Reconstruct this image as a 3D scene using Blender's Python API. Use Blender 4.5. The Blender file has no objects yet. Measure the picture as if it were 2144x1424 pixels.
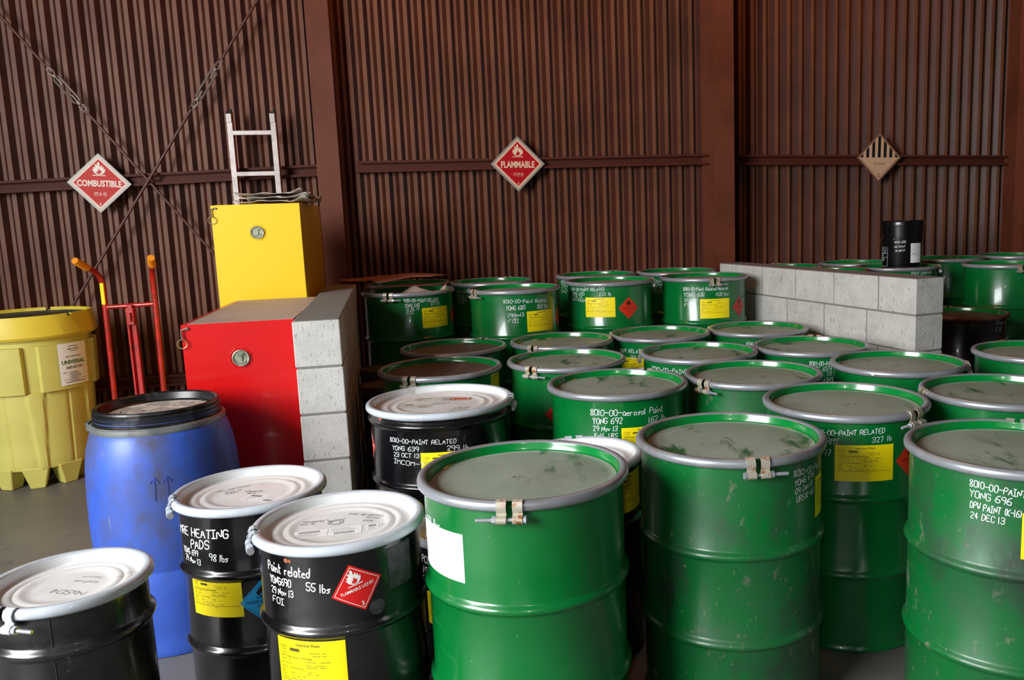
import bpy, bmesh, math, random
from math import pi, sin, cos, radians as RAD
from mathutils import Vector, Matrix
from mathutils.geometry import tessellate_polygon
random.seed(7)
SC = bpy.context.scene
COL = SC.collection

# ---------------------------------------------------------------- camera
def make_camera():
    cd = bpy.data.cameras.new('camera'); co = bpy.data.objects.new('camera', cd); COL.objects.link(co)
    p, r = 0.1480, -0.0337
    fw = Vector((0, cos(p), -sin(p))); up = Vector((0, sin(p), cos(p))); rt = Vector((1, 0, 0))
    rt2 = cos(r)*rt + sin(r)*up; up2 = -sin(r)*rt + cos(r)*up
    co.matrix_world = Matrix(((rt2.x, up2.x, -fw.x, 0), (rt2.y, up2.y, -fw.y, 0), (rt2.z, up2.z, -fw.z, 1.5889), (0, 0, 0, 1)))
    cd.sensor_width = 36; cd.lens = 36*1747/2144; cd.shift_x = -157.7/2144
    cd.clip_start = 0.05; cd.clip_end = 60
    SC.camera = co
make_camera()

# ---------------------------------------------------------------- light
w = bpy.data.worlds.new('world'); SC.world = w; w.use_nodes = True
w.node_tree.nodes['Background'].inputs[0].default_value = (0.75, 0.85, 1, 1)
w.node_tree.nodes['Background'].inputs[1].default_value = 0.12
SC.view_settings.view_transform = 'Standard'; SC.view_settings.look = 'None'
SC.view_settings.gamma = 1; SC.view_settings.use_curve_mapping = False
SC.view_settings.exposure = 0.08

def area(name, loc, target, sx, sy, power, color):
    ld = bpy.data.lights.new(name, 'AREA'); ld.shape = 'RECTANGLE'; ld.size = sx; ld.size_y = sy
    ld.energy = power; ld.color = color
    o = bpy.data.objects.new(name, ld); COL.objects.link(o); o.location = loc
    d = Vector(target)-Vector(loc); o.rotation_euler = d.to_track_quat('-Z', 'Y').to_euler()
    return o
# daylight through the roller-door opening in the left wall, and a soft front fill added behind the camera
area('door_daylight', (-4.55, -1.6, 3.0), (0, 0.2, 1.3), 3.8, 3.0, 900, (0.97, 0.985, 1))
area('rear_fill', (-0.9, -3.6, 1.9), (-0.4, 3, 1.2), 2.2, 2.4, 10, (0.97, 0.985, 1))
fl = bpy.data.lights.new('camera_flash', 'SPOT'); fl.energy = 18; fl.shadow_soft_size = 0.03; fl.color = (1, 0.97, 0.93)
fl.spot_size = RAD(110); fl.spot_blend = 0.6
fo = bpy.data.objects.new('camera_flash', fl); COL.objects.link(fo); fo.location = (-0.04, -0.03, 1.74)
fo.rotation_euler = (Vector((0.1, 5, 1.2))-fo.location).to_track_quat('-Z', 'Y').to_euler()
for i, (x, y, z, e) in enumerate([(0.9, 4.9, 4.9, 26), (-1.5, 5.3, 4.6, 36), (2.1, 6.2, 4.6, 36)]):
    l = bpy.data.lights.new('sodium_lamp', 'POINT'); l.energy = e; l.color = (1, 0.30, 0.06); l.shadow_soft_size = 0.12
    o = bpy.data.objects.new('sodium_lamp', l); COL.objects.link(o); o.location = (x, y, z)

# ---------------------------------------------------------------- materials
def srgb(r, g, b):
    f = lambda c: (c/255/12.92 if c/255 <= 0.04045 else ((c/255+0.055)/1.055)**2.4)
    return (f(r), f(g), f(b), 1)
MATS = {}
def mat(name, col, rough=0.5, metal=0.0, col2=None, scale=8, lo=0.45, hi=0.6, rough2=None, bump=0, bscale=60,
        coat=0, detail=6, stretch=(1, 1, 1), layers=(), spec=0.5):
    """procedural paint: base colour + noise patches of col2; layers = [(colour, scale, lo, hi, rough, stretch)]"""
    if name in MATS: return MATS[name]
    m = bpy.data.materials.new(name); m.use_nodes = True; nt = m.node_tree; N = nt.nodes; L = nt.links
    b = N['Principled BSDF']; b.inputs['Metallic'].default_value = metal
    b.inputs['Specular IOR Level'].default_value = spec
    if coat: b.inputs['Coat Weight'].default_value = coat; b.inputs['Coat Roughness'].default_value = 0.08
    tc = N.new('ShaderNodeTexCoord'); oi = N.new('ShaderNodeObjectInfo')
    ad = N.new('ShaderNodeVectorMath'); ad.operation = 'MULTIPLY_ADD'
    L.new(oi.outputs['Random'], ad.inputs[0]); ad.inputs[1].default_value = (37, 21, 13); L.new(tc.outputs['Object'], ad.inputs[2])
    cur = None; curr = None
    lay = []
    if col2 is not None: lay.append((col2, scale, lo, hi, rough2 if rough2 is not None else rough, stretch))
    lay += list(layers)
    rgb = N.new('ShaderNodeRGB'); rgb.outputs[0].default_value = col; cur = rgb.outputs[0]
    rv = N.new('ShaderNodeValue'); rv.outputs[0].default_value = rough; curr = rv.outputs[0]
    for (c2, s, lo_, hi_, r2, st) in lay:
        mp = N.new('ShaderNodeMapping'); mp.inputs['Scale'].default_value = st; L.new(ad.outputs[0], mp.inputs[0])
        nz = N.new('ShaderNodeTexNoise'); nz.inputs['Scale'].default_value = s; nz.inputs['Detail'].default_value = detail
        nz.inputs['Roughness'].default_value = 0.62; L.new(mp.outputs[0], nz.inputs['Vector'])
        mr = N.new('ShaderNodeMapRange'); mr.inputs['From Min'].default_value = lo_; mr.inputs['From Max'].default_value = hi_
        L.new(nz.outputs['Fac'], mr.inputs['Value'])
        mx = N.new('ShaderNodeMix'); mx.data_type = 'RGBA'; L.new(mr.outputs[0], mx.inputs['Factor']); L.new(cur, mx.inputs['A']); mx.inputs['B'].default_value = c2
        cur = mx.outputs['Result']
        mf = N.new('ShaderNodeMix'); L.new(mr.outputs[0], mf.inputs['Factor']); L.new(curr, mf.inputs['A']); mf.inputs['B'].default_value = r2
        curr = mf.outputs['Result']
    L.new(cur, b.inputs['Base Color']); L.new(curr, b.inputs['Roughness'])
    if bump:
        nz = N.new('ShaderNodeTexNoise'); nz.inputs['Scale'].default_value = bscale; nz.inputs['Detail'].default_value = 4
        L.new(tc.outputs['Object'], nz.inputs['Vector'])
        bp = N.new('ShaderNodeBump'); bp.inputs['Strength'].default_value = bump; bp.inputs['Distance'].default_value = 0.004
        L.new(nz.outputs['Fac'], bp.inputs['Height']); L.new(bp.outputs[0], b.inputs['Normal'])
    MATS[name] = m
    return m
def zmask_lid():   # dusty lid: green paint on the pressed side wall, dust lying on the flat
    pass
D1 = srgb(112, 112, 102); STR = (1, 1, 0.35)
M = dict(
 green=mat('green_drum_paint', srgb(0, 100, 40), 0.24, col2=srgb(16, 108, 52), scale=3, lo=.4, hi=.7, rough2=.32, coat=.4,
           layers=[(srgb(120, 124, 104), 40, .69, .80, .7, (1, 1, .6))]),
 green_dirty=mat('scuffed_green_drum_paint', srgb(4, 98, 42), 0.28, col2=srgb(26, 84, 46), scale=3, lo=.4, hi=.65, rough2=.5, coat=.2,
           layers=[(srgb(34, 56, 40), 5, .50, .68, .6, (1, 1, .6)), (srgb(112, 110, 96), 17, .61, .74, .8, (1, 1, .6)), (srgb(130, 126, 110), 70, .66, .76, .8, (1, 1, .5))]),
 black=mat('black_drum_paint', srgb(12, 12, 13), 0.22, col2=srgb(24, 24, 25), scale=4, rough2=.35, coat=.5),
 black_dirty=mat('stained_black_drum_paint', srgb(14, 14, 15), 0.25, col2=srgb(30, 31, 33), scale=4, rough2=.45, coat=.3,
           layers=[(srgb(120, 116, 100), 13, .64, .72, .8, (1, 1, .8))]),
 dust=mat('dusty_green_lid', srgb(148, 160, 146), 0.5, col2=srgb(134, 146, 130), scale=4, lo=.4, hi=.65, rough2=.45,
          layers=[(srgb(48, 98, 58), 9, .57, .66, .4, (1, .35, 1))], bump=.05),
 dust_brown=mat('brown_dusty_lid', srgb(98, 84, 76), 0.55, col2=srgb(84, 78, 70), scale=5, bump=.05),
 lidgreen=mat('green_lid_wall', srgb(0, 118, 48), 0.22, coat=.5),
 ring=mat('galvanised_ring', srgb(160, 164, 170), 0.30, metal=.45, col2=srgb(134, 134, 136), scale=7, lo=.45, hi=.7, rough2=.42),
 ring_rusty=mat('rusty_ring', srgb(150, 110, 90), 0.4, metal=.5, col2=srgb(120, 60, 30), scale=9, lo=.4, hi=.6, rough2=.7),
 ring_white=mat('grey_painted_ring', srgb(190, 198, 206), 0.28, coat=.3, col2=srgb(176, 182, 188), scale=6,
          layers=[(srgb(110, 70, 48), 28, .72, .76, .8, (1, 1, 1))]),
 lid_white=mat('white_dusty_lid', srgb(224, 224, 222), 0.4, col2=srgb(206, 204, 200), scale=5, lo=.42, hi=.66, rough2=.5,
          layers=[(srgb(172, 162, 152), 11, .64, .76, .8, (1, 1, 1))], bump=.04),
 lidwall_white=mat('white_lid_wall', srgb(214, 216, 216), 0.3, col2=srgb(150, 118, 104), scale=5, lo=.58, hi=.75, rough2=.6, coat=.2),
 zinc=mat('zinc_lug', srgb(200, 194, 176), 0.3, metal=.5, col2=srgb(146, 84, 36), scale=45, lo=.52, hi=.64, rough2=.6),
 bolt=mat('zinc_bolt', srgb(184, 188, 192), 0.28, metal=.6),
 ink=mat('white_paint_marker', srgb(232, 236, 236), 0.6),
 stencil=mat('white_stencil', srgb(196, 200, 192), 0.6),
 pen=mat('black_pen', srgb(62, 60, 60), 0.6),
 yellow=mat('yellow_label_paper', srgb(250, 226, 8), 0.45),
 white=mat('white_label_paper', srgb(236, 236, 236), 0.5),
 paper=mat('worn_paper_label', srgb(216, 212, 202), 0.6, col2=srgb(196, 192, 184), scale=14),
 print=mat('black_print', srgb(74, 68, 24), 0.6),
 print_faint=mat('faint_print', srgb(130, 128, 122), 0.6),
 red=mat('red_placard', srgb(214, 26, 26), 0.35, coat=.2),
 orange_red=mat('orange_red_placard', srgb(206, 50, 24), 0.4),
 white_print=mat('white_print', srgb(240, 236, 230), 0.5),
 blue_placard=mat('blue_placard', srgb(20, 172, 240), 0.35),
 blue=mat('blue_barrel_plastic', srgb(58, 94, 190), 0.42, col2=srgb(46, 80, 172), scale=3, lo=.4, hi=.65, rough2=.5,
          layers=[(srgb(66, 66, 80), 3.0, .50, .68, .7, (1, 1, .6)), (srgb(110, 110, 120), 30, .68, .74, .7, (1, 1, .2))]),
 blacklid=mat('black_plastic_lid', srgb(22, 22, 23), 0.35, col2=srgb(64, 62, 58), scale=10, lo=.56, hi=.7, rough2=.6),
 spill=mat('paint_splashes', srgb(160, 154, 144), 0.5, col2=srgb(206, 198, 184), scale=16, lo=.5, hi=.56, rough2=.5,
          layers=[(srgb(70, 66, 62), 22, .62, .66, .6, (1, 1, 1))], bump=.15),
 splash=mat('white_paint_blob', srgb(225, 222, 214), 0.5),
 orange=mat('orange_paint', srgb(206, 70, 20), 0.6),
 hoop_grey=mat('grey_clamp_ring', srgb(140, 144, 142), 0.4, metal=.5, col2=srgb(118, 122, 120), scale=8),
 yplastic=mat('yellow_polyethylene', srgb(206, 198, 104), 0.5, col2=srgb(192, 184, 92), scale=3, lo=.4, hi=.7, rough2=.6,
          layers=[(srgb(120, 104, 60), 6, .66, .76, .7, (1, 1, .5))]),
 ylid=mat('yellow_lid', srgb(220, 198, 60), 0.5, col2=srgb(178, 150, 40), scale=5, lo=.5, hi=.75, rough2=.65),
 ylid_top=mat('dirty_lid_top', srgb(74, 64, 44), 0.8, col2=srgb(46, 40, 32), scale=9),
 redmetal=mat('red_cabinet_paint', srgb(196, 12, 14), 0.26, coat=.3),
 redtop=mat('dusty_red_cabinet_top', srgb(184, 166, 156), 0.6, col2=srgb(168, 150, 142), scale=3,
          layers=[(srgb(176, 96, 52), 7, .64, .74, .6, (1, .4, 1))]),
 ymetal=mat('yellow_cabinet_paint', srgb(246, 200, 18), 0.35, coat=.15),
 vent=mat('vent_metal', srgb(170, 172, 150), 0.35, metal=.6, col2=srgb(130, 136, 120), scale=60),
 steel=mat('dull_steel', srgb(140, 138, 130), 0.4, metal=.8),
 brass=mat('brass_ring', srgb(170, 160, 110), 0.35, metal=.8),
 truck=mat('red_hand_truck_paint', srgb(186, 30, 20), 0.3, coat=.3, col2=srgb(150, 28, 20), scale=10),
 grip=mat('orange_rubber_grip', srgb(226, 140, 16), 0.5),
 rubber=mat('black_rubber', srgb(20, 20, 20), 0.7),
 block=mat('concrete_block', srgb(192, 190, 184), 0.85, col2=srgb(176, 174, 168), scale=7, lo=.4, hi=.65, bump=.45, bscale=150,
          layers=[(srgb(120, 118, 112), 95, .58, .70, .9, (1, 1, .35))]),
 mortar=mat('mortar', srgb(120, 118, 112), 0.9, bump=.5),
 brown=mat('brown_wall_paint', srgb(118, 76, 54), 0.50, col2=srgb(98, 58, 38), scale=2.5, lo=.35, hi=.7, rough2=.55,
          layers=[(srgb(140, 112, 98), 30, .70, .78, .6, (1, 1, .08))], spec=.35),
 fold_shade=mat('brown_fold_shade', srgb(68, 30, 16), 0.4, col2=srgb(58, 25, 13), scale=2.5),
 column=mat('brown_column_paint', srgb(106, 58, 40), 0.5, col2=srgb(94, 48, 32), scale=2, bump=.1, bscale=200, spec=.25),
 girt=mat('brown_girt_paint', srgb(80, 38, 26), 0.6, spec=.2),
 floor=mat('grey_floor_coating', srgb(112, 110, 108), 0.42, col2=srgb(102, 99, 96), scale=1.4, lo=.35, hi=.65, rough2=.55,
          layers=[(srgb(92, 88, 84), 5, .62, .80, .7, (1, 1, 1))]),
 dark_wall=mat('low_bounce_wall', srgb(40, 27, 22), 0.6),
 ceiling=mat('low_bounce_ceiling', srgb(44, 34, 30), 0.7),
 rod=mat('brown_rod', srgb(84, 50, 42), 0.4),
 turn=mat('turnbuckle_steel', srgb(130, 122, 112), 0.45, metal=.6),
 alu=mat('ladder_aluminium', srgb(196, 186, 182), 0.42, metal=.35, col2=srgb(176, 166, 162), scale=12),
 rail=mat('ladder_lamp_reflection', srgb(178, 86, 44), 0.5, col2=srgb(140, 64, 36), scale=20, stretch=(1, 1, .1)),  # orange lamp reflection painted onto the aluminium rail webs
 wrap=mat('crumpled_wrap', srgb(216, 208, 198), 0.5, col2=srgb(160, 150, 140), scale=10, bump=.4, bscale=40),
 card=mat('brown_kraft_paper', srgb(150, 92, 66), 0.75, col2=srgb(126, 74, 52), scale=6),
 card_pink=mat('pale_kraft_paper', srgb(206, 176, 160), 0.7, col2=srgb(180, 146, 130), scale=6),
 pail=mat('black_pail_plastic', srgb(10, 10, 11), 0.25, coat=.2),
 pail_dusty=mat('dusty_black_pail', srgb(16, 15, 15), 0.5, col2=srgb(40, 34, 30), scale=6),
 pail_lid=mat('dusty_pail_lid', srgb(58, 46, 40), 0.6, col2=srgb(40, 33, 30), scale=6),
 handle=mat('wire_handle', srgb(120, 112, 104), 0.5, metal=.5),
 grey_print=mat('grey_print', srgb(170, 180, 188), 0.6),
 cream=mat('cream_print', srgb(226, 196, 164), 0.45),
 cream_pink=mat('cream_print_pale', srgb(228, 216, 200), 0.45),
 frame=mat('placard_frame', srgb(150, 148, 140), 0.5, metal=.3),
 frame_brown=mat('brown_placard_frame', srgb(120, 84, 66), 0.5),
 red_dark=mat('deep_red_print', srgb(176, 18, 30), 0.3, coat=.2),
 red_faded=mat('faded_red_print', srgb(192, 34, 22), 0.5, spec=.25),
 beige=mat('beige_print', srgb(206, 170, 138), 0.45),
 black_print=mat('solid_black_print', srgb(16, 16, 18), 0.5),
 green_print=mat('green_print', srgb(40, 96, 60), 0.5),
 wood=mat('pallet_wood', srgb(110, 90, 66), 0.8, col2=srgb(84, 66, 48), scale=8, stretch=(1, 8, 8)),
 smudge=mat('old_sticker_residue', srgb(44, 44, 46), 0.6, col2=srgb(66, 66, 68), scale=40),
 scratch=mat('bare_scratch', srgb(60, 140, 88), 0.6), scuff=mat('pale_scuff', srgb(128, 126, 112), 0.7),
 rust=mat('rust_spot', srgb(150, 84, 56), 0.8),
)

# ---------------------------------------------------------------- mesh helpers
class MB:
    def __init__(s): s.v = []; s.f = []; s.m = []
    def add(s, v, f, m=0, T=None):
        k = len(s.v)
        s.v += [tuple(T @ Vector(p)) for p in v] if T is not None else [tuple(p) for p in v]
        s.f += [tuple(i+k for i in q) for q in f]; s.m += [m]*len(f)
        return s
    def box(s, c, d, m=0, T=None, rz=0):
        x, y, z = d[0]/2, d[1]/2, d[2]/2
        R = Matrix.Translation(c) @ Matrix.Rotation(rz, 4, 'Z')
        if T is not None: R = T @ R
        v = [(sx*x, sy*y, sz*z) for sx in (-1, 1) for sy in (-1, 1) for sz in (-1, 1)]
        return s.add(v, [(0, 1, 3, 2), (4, 6, 7, 5), (0, 4, 5, 1), (2, 3, 7, 6), (0, 2, 6, 4), (1, 5, 7, 3)], m, R)
    def lathe(s, prof, seg=64, a0=0, a1=2*pi, m=0, c=(0, 0, 0), mfun=None, rfun=None):
        full = abs(a1-a0-2*pi) < 1e-6; n = seg if full else seg+1
        k = len(s.v)
        for (r, z) in prof:
            for i in range(n):
                a = a0+(a1-a0)*i/seg; rr = rfun(a, r, z) if rfun else r
                s.v.append((c[0]+rr*cos(a), c[1]+rr*sin(a), c[2]+z))
        for j in range(len(prof)-1):
            for i in range(seg):
                i2 = (i+1) % n if full else i+1
                s.f.append((k+j*n+i, k+j*n+i2, k+(j+1)*n+i2, k+(j+1)*n+i)); s.m.append(mfun(j) if mfun else m)
        return s
    def disc(s, r, z, seg=64, m=0, c=(0, 0)):
        k = len(s.v); s.v += [(c[0]+r*cos(2*pi*i/seg), c[1]+r*sin(2*pi*i/seg), z) for i in range(seg)]
        s.f.append(tuple(range(k, k+seg))); s.m.append(m); return s
    def tube(s, pts, r, seg=10, m=0, cap=True, closed=False):
        P = [Vector(p) for p in pts]; n = len(P); k = len(s.v); rs = r if isinstance(r, (list, tuple)) else [r]*n
        u = None
        for i, p in enumerate(P):
            if closed: t = P[(i+1) % n]-P[i-1]
            else: t = (P[min(i+1, n-1)]-P[max(i-1, 0)])
            t.normalize()
            if u is None: u = t.orthogonal().normalized()
            else: u = (u-t*u.dot(t)).normalized()
            w_ = t.cross(u)
            for q in range(seg):
                a = 2*pi*q/seg; s.v.append(tuple(p+(u*cos(a)+w_*sin(a))*rs[i]))
        for i in range(n if closed else n-1):
            i2 = (i+1) % n
            for q in range(seg):
                q2 = (q+1) % seg; s.f.append((k+i*seg+q, k+i*seg+q2, k+i2*seg+q2, k+i2*seg+q)); s.m.append(m)
        if cap and not closed:
            s.f.append(tuple(k+q for q in reversed(range(seg)))); s.m.append(m)
            s.f.append(tuple(k+(n-1)*seg+q for q in range(seg))); s.m.append(m)
        return s
    def mesh(s, name, mats, smooth=35, bevel=0):
        me = bpy.data.meshes.new(name); me.from_pydata(s.v, [], s.f)
        for i, x in enumerate(s.m): me.polygons[i].material_index = x
        for x in (mats if isinstance(mats, (list, tuple)) else [mats]): me.materials.append(x)
        bm = bmesh.new(); bm.from_mesh(me)
        if bevel:
            bmesh.ops.remove_doubles(bm, verts=bm.verts, dist=1e-5)
            bmesh.ops.bevel(bm, geom=[e for e in bm.edges if len(e.link_faces) == 2 and e.calc_face_angle(0) > .6], offset=bevel, segments=2, affect='EDGES', profile=.5)
        bmesh.ops.recalc_face_normals(bm, faces=bm.faces) if bevel != -1 else None
        bm.to_mesh(me); bm.free()
        if smooth:
            me.polygons.foreach_set('use_smooth', [True]*len(me.polygons)); me.set_sharp_from_angle(angle=RAD(smooth))
        me.update(); return me
def obj(name, me, parent=None, loc=(0, 0, 0), rz=0):
    o = bpy.data.objects.new(name, me); COL.objects.link(o); o.location = loc; o.rotation_euler = (0, 0, rz)
    if parent is not None: o.parent = parent
    return o
def tag(o, label, cat, group=None):
    o['label'] = label; o['category'] = cat
    if group: o['group'] = group
    return o
def thing(name, label, cat, loc=(0, 0, 0), rz=0, group=None):
    o = bpy.data.objects.new(name, None); COL.objects.link(o); o.location = loc; o.rotation_euler = (0, 0, rz)
    o.empty_display_size = .1
    return tag(o, label, cat, group)
def struct(name, me, loc=(0, 0, 0), rz=0):
    o = obj(name, me, None, loc, rz); o['kind'] = 'structure'; return o

# ---------------------------------------------------------------- 2D artwork (x right, y up), later laid on a surface
GL = {'A': '0026 46|?', }
GLY = {
 'A': ['00 26 40', '12 32'], 'B': ['00 06 36 45 44 33 03', '33 42 41 30 00'], 'C': ['45 36 16 05 01 10 30 41'], 'D': ['00 06 26 44 42 20 00'],
 'E': ['40 00 06 46', '03 33'], 'F': ['00 06 46', '03 33'], 'G': ['45 36 16 05 01 10 30 41 43 23'], 'H': ['00 06', '40 46', '03 43'],
 'I': ['06 46', '26 20', '00 40'], 'J': ['16 46', '36 31 20 10 01'], 'K': ['00 06', '46 03 40'], 'L': ['06 00 40'], 'M': ['00 06 23 46 40'],
 'N': ['00 06 40 46'], 'O': ['16 05 01 10 30 41 45 36 16'], 'P': ['00 06 36 45 44 33 03'], 'Q': ['16 05 01 10 30 41 45 36 16', '22 40'],
 'R': ['00 06 36 45 44 33 03', '23 40'], 'S': ['45 36 16 05 04 13 33 42 41 30 10 01'], 'T': ['06 46', '26 20'], 'U': ['06 01 10 30 41 46'],
 'V': ['06 20 46'], 'W': ['06 10 23 30 46'], 'X': ['00 46', '06 40'], 'Y': ['06 23 46', '23 20'], 'Z': ['06 46 00 40'],
 '0': ['16 05 01 10 30 41 45 36 16'], '1': ['26 20'], '2': ['05 16 36 45 44 00 40'], '3': ['05 16 36 45 44 33 13', '33 42 41 30 10 01'],
 '4': ['36 02 42', '36 30'], '5': ['46 06 03 33 42 41 30 10 01'], '6': ['46 15 02 01 10 30 41 42 33 13 02'], '7': ['06 46 10'],
 '8': ['23 05 16 36 45 23 01 10 30 41 23'], '9': ['43 13 04 05 16 36 45 43 30'], '-': ['03 43'], '(': ['36 24 22 30'], ')': ['16 24 22 10'],
 '/': ['00 46'], '.': ['10 11'], ' ': [], ':': ['11 12', '14 15'],
 'a': ['43 14 02 01 10 30 43 40'], 'b': ['06 00 30 42 33 03'], 'c': ['43 13 02 01 10 40'], 'd': ['46 40 10 01 02 13 43'], 'e': ['02 42 33 13 02 01 10 40'],
 'i': ['13 10', '15 16'], 'l': ['16 10'], 'm': ['00 03 13 20 33 43 40'], 'n': ['03 00', '02 13 33 40'], 'o': ['13 02 01 10 30 41 42 33 13'],
 'r': ['03 00', '02 13 33'], 's': ['43 13 02 32 31 20 00'], 't': ['16 11 20 30', '04 34'], 'p': ['03 00', '03 33 42 31 01'], 'u': ['03 01 10 30 43 40'],
 'w': ['03 10 22 30 43'], 'h': ['06 00', '02 13 33 40'], 'v': ['03 20 43'], 'k': ['06 00', '33 01 30'], 'y': ['03 21', '43 10'],
}
NARROW = {'1': .3, 'i': .3, 'l': .3, 'I': .75, '.': .4, ' ': .6, ':': .4, '(': .6, ')': .6, 'J': .8}
class Art:
    """flat drawing: list of (points, faces, slot)"""
    def __init__(s): s.v = []; s.f = []; s.m = []; s.z = []
    def poly(s, pts, m=0, lift=0):
        k = len(s.v); s.v += [(p[0], p[1]) for p in pts]; s.z += [lift]*len(pts)
        for t in tessellate_polygon([[Vector((p[0], p[1], 0)) for p in pts]]):
            a, b, c = [Vector(pts[i][:2]) for i in t]
            if (b-a).cross(c-a) < 0: t = (t[0], t[2], t[1])
            s.f.append(tuple(i+k for i in t)); s.m.append(m)
        return s
    def rect(s, x0, y0, x1, y1, m=0, lift=0, n=.02):
        nx = max(1, int(abs(x1-x0)/n)); k = len(s.v)
        for i in range(nx+1):
            x = x0+(x1-x0)*i/nx; s.v += [(x, y0), (x, y1)]; s.z += [lift]*2
        for i in range(nx): s.f.append((k+2*i, k+2*i+2, k+2*i+3, k+2*i+1)); s.m.append(m)
        return s
    def diamond(s, r, m=0, lift=0, n=10, c=(0, 0)):
        k = len(s.v)
        for i in range(n+1):
            for j in range(n+1):
                a, b = i/n, j/n; s.v.append((c[0]+r*(a-b), c[1]+r*(a+b-1))); s.z.append(lift)
        for i in range(n):
            for j in range(n):
                q = k+i*(n+1)+j; s.f.append((q, q+n+1, q+n+2, q+1)); s.m.append(m)
        return s
    def line(s, pts, w_, m=0, lift=0, maxlen=.02, caps=True):
        P = [Vector(p) for p in pts]
        for a, b in zip(P[:-1], P[1:]):
            d = b-a; L_ = d.length
            if L_ < 1e-7: continue
            d /= L_; nrm = Vector((-d.y, d.x))*w_/2
            n = max(1, int(L_/maxlen)); k = len(s.v)
            for i in range(n+1):
                p = a+d*L_*i/n; s.v += [tuple(p+nrm), tuple(p-nrm)]; s.z += [lift]*2
            for i in range(n): s.f.append((k+2*i+1, k+2*i+3, k+2*i+2, k+2*i)); s.m.append(m)
        if caps:
            for p in P: s.circle(p, w_/2, m, lift, 6)
        return s
    def circle(s, c, r, m=0, lift=0, n=20):
        k = len(s.v); s.v += [(c[0]+r*cos(2*pi*i/n), c[1]+r*sin(2*pi*i/n)) for i in range(n)]; s.z += [lift]*n
        s.f.append(tuple(range(k, k+n))); s.m.append(m); return s
    def hand(s, txt, x0, y0, h, width=None, m=0, lift=0, sw=.11, slope=0, jit=.35):
        adv = []; 
        for ch in txt: adv.append((NARROW.get(ch, .8 if ch.islower() else 1.0)))
        tot = sum(a+.32 for a in adv)-.32
        sx = (width/tot) if width else h*.62
        x = 0; cy = y0-h/2
        for ch, a in zip(txt, adv):
            jy = random.uniform(-1, 1)*h*.04; jx = random.uniform(-1, 1)*h*.02; sh = random.uniform(.02, .12)
            for st in GLY.get(ch, []):
                P = []
                for q in st.split():
                    gx, gy = int(q[0])/4, int(q[1])/6
                    if ch in '1il.': gx = gx*.3
                    gx += random.uniform(-1, 1)*.04*jit*2; gy += random.uniform(-1, 1)*.03*jit*2
                    px = x+gx*a*sx+sh*gy*h+jx
                    P.append((x0+px, cy+gy*h+jy+slope*px))
                s.line(smooth2(P), h*sw, m, lift)
            x += (a+.32)*sx
        return s
    def text(s, txt, cx, cy, h, m=0, lift=0, width=None, bold=0, align='C'):
        V, F, W_, Hh = text2d(txt, bold)
        sy = h/Hh; sx = (width/W_) if width else sy
        ox = cx-(W_*sx/2 if align == 'C' else 0); k = len(s.v)
        s.v += [(ox+x*sx, cy-h/2+y*sy) for x, y in V]; s.z += [lift]*len(V)
        s.f += [tuple(i+k for i in f) for f in F]; s.m += [m]*len(F)
        return s
    def xf(s, fn):
        s.v = [fn(*p) for p in s.v]; return s
    def rot(s, a, c=(0, 0)):
        ca, sa = cos(a), sin(a)
        return s.xf(lambda x, y: (c[0]+(x-c[0])*ca-(y-c[1])*sa, c[1]+(x-c[0])*sa+(y-c[1])*ca))
    def build(s, name, mats, fn, maxlen=None):
        """fn(x,y,lift)->xyz"""
        me = bpy.data.meshes.new(name)
        me.from_pydata([(p[0], p[1], l) for p, l in zip(s.v, s.z)], [], s.f)
        for i, x in enumerate(s.m): me.polygons[i].material_index = x
        for x in (mats if isinstance(mats, (list, tuple)) else [mats]): me.materials.append(x)
        if maxlen:
            for _ in range(4):
                bm = bmesh.new(); bm.from_mesh(me)
                E_ = [e for e in bm.edges if e.calc_length() > maxlen]
                if not E_: bm.free(); break
                bmesh.ops.triangulate(bm, faces=[f for f in bm.faces if len(f.verts) > 4])
                E_ = [e for e in bm.edges if e.calc_length() > maxlen]
                bmesh.ops.subdivide_edges(bm, edges=E_, cuts=1, use_grid_fill=True)
                bm.to_mesh(me); bm.free()
        for v in me.vertices: v.co = fn(v.co.x, v.co.y, v.co.z)
        me.update(); return me
def smooth2(P):
    if len(P) < 3: return P
    out = [P[0]]
    for i in range(1, len(P)-1):
        a, b, c = P[i-1], P[i], P[i+1]
        out += [(b[0]+(a[0]-b[0])*.28, b[1]+(a[1]-b[1])*.28), b if False else ((a[0]+2*b[0]*3+c[0])/8, (a[1]+2*b[1]*3+c[1])/8), (b[0]+(c[0]-b[0])*.28, b[1]+(c[1]-b[1])*.28)]
    return out+[P[-1]]
_T = {}
def text2d(txt, bold=0):
    if (txt, bold) in _T: return _T[(txt, bold)]
    cu = bpy.data.curves.new('t', 'FONT'); cu.body = txt; cu.size = 1; cu.resolution_u = 2; cu.offset = bold
    o = bpy.data.objects.new('t', cu); COL.objects.link(o)
    dg = bpy.context.evaluated_depsgraph_get(); dg.update()
    me = bpy.data.meshes.new_from_object(o.evaluated_get(dg))
    V = [(v.co.x, v.co.y) for v in me.vertices]; F = [tuple(p.vertices) for p in me.polygons]
    bpy.data.objects.remove(o); bpy.data.curves.remove(cu); bpy.data.meshes.remove(me)
    if not V: V = [(0, 0), (1, 0), (1, 1)]; F = [(0, 1, 2)]
    x0 = min(v[0] for v in V); y0 = min(v[1] for v in V)
    V = [(a-x0, b-y0) for a, b in V]; r = (V, F, max(v[0] for v in V), max(v[1] for v in V)); _T[(txt, bold)] = r
    return r
def cyl(R, az, z=0, off=.0008):
    """surface map for a vertical cylinder: azimuth az (deg) at x=0, height z at y=0"""
    a0 = RAD(az)
    return lambda x, y, l: ((R+off+l)*cos(a0+x/R), (R+off+l)*sin(a0+x/R), z+y)

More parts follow.
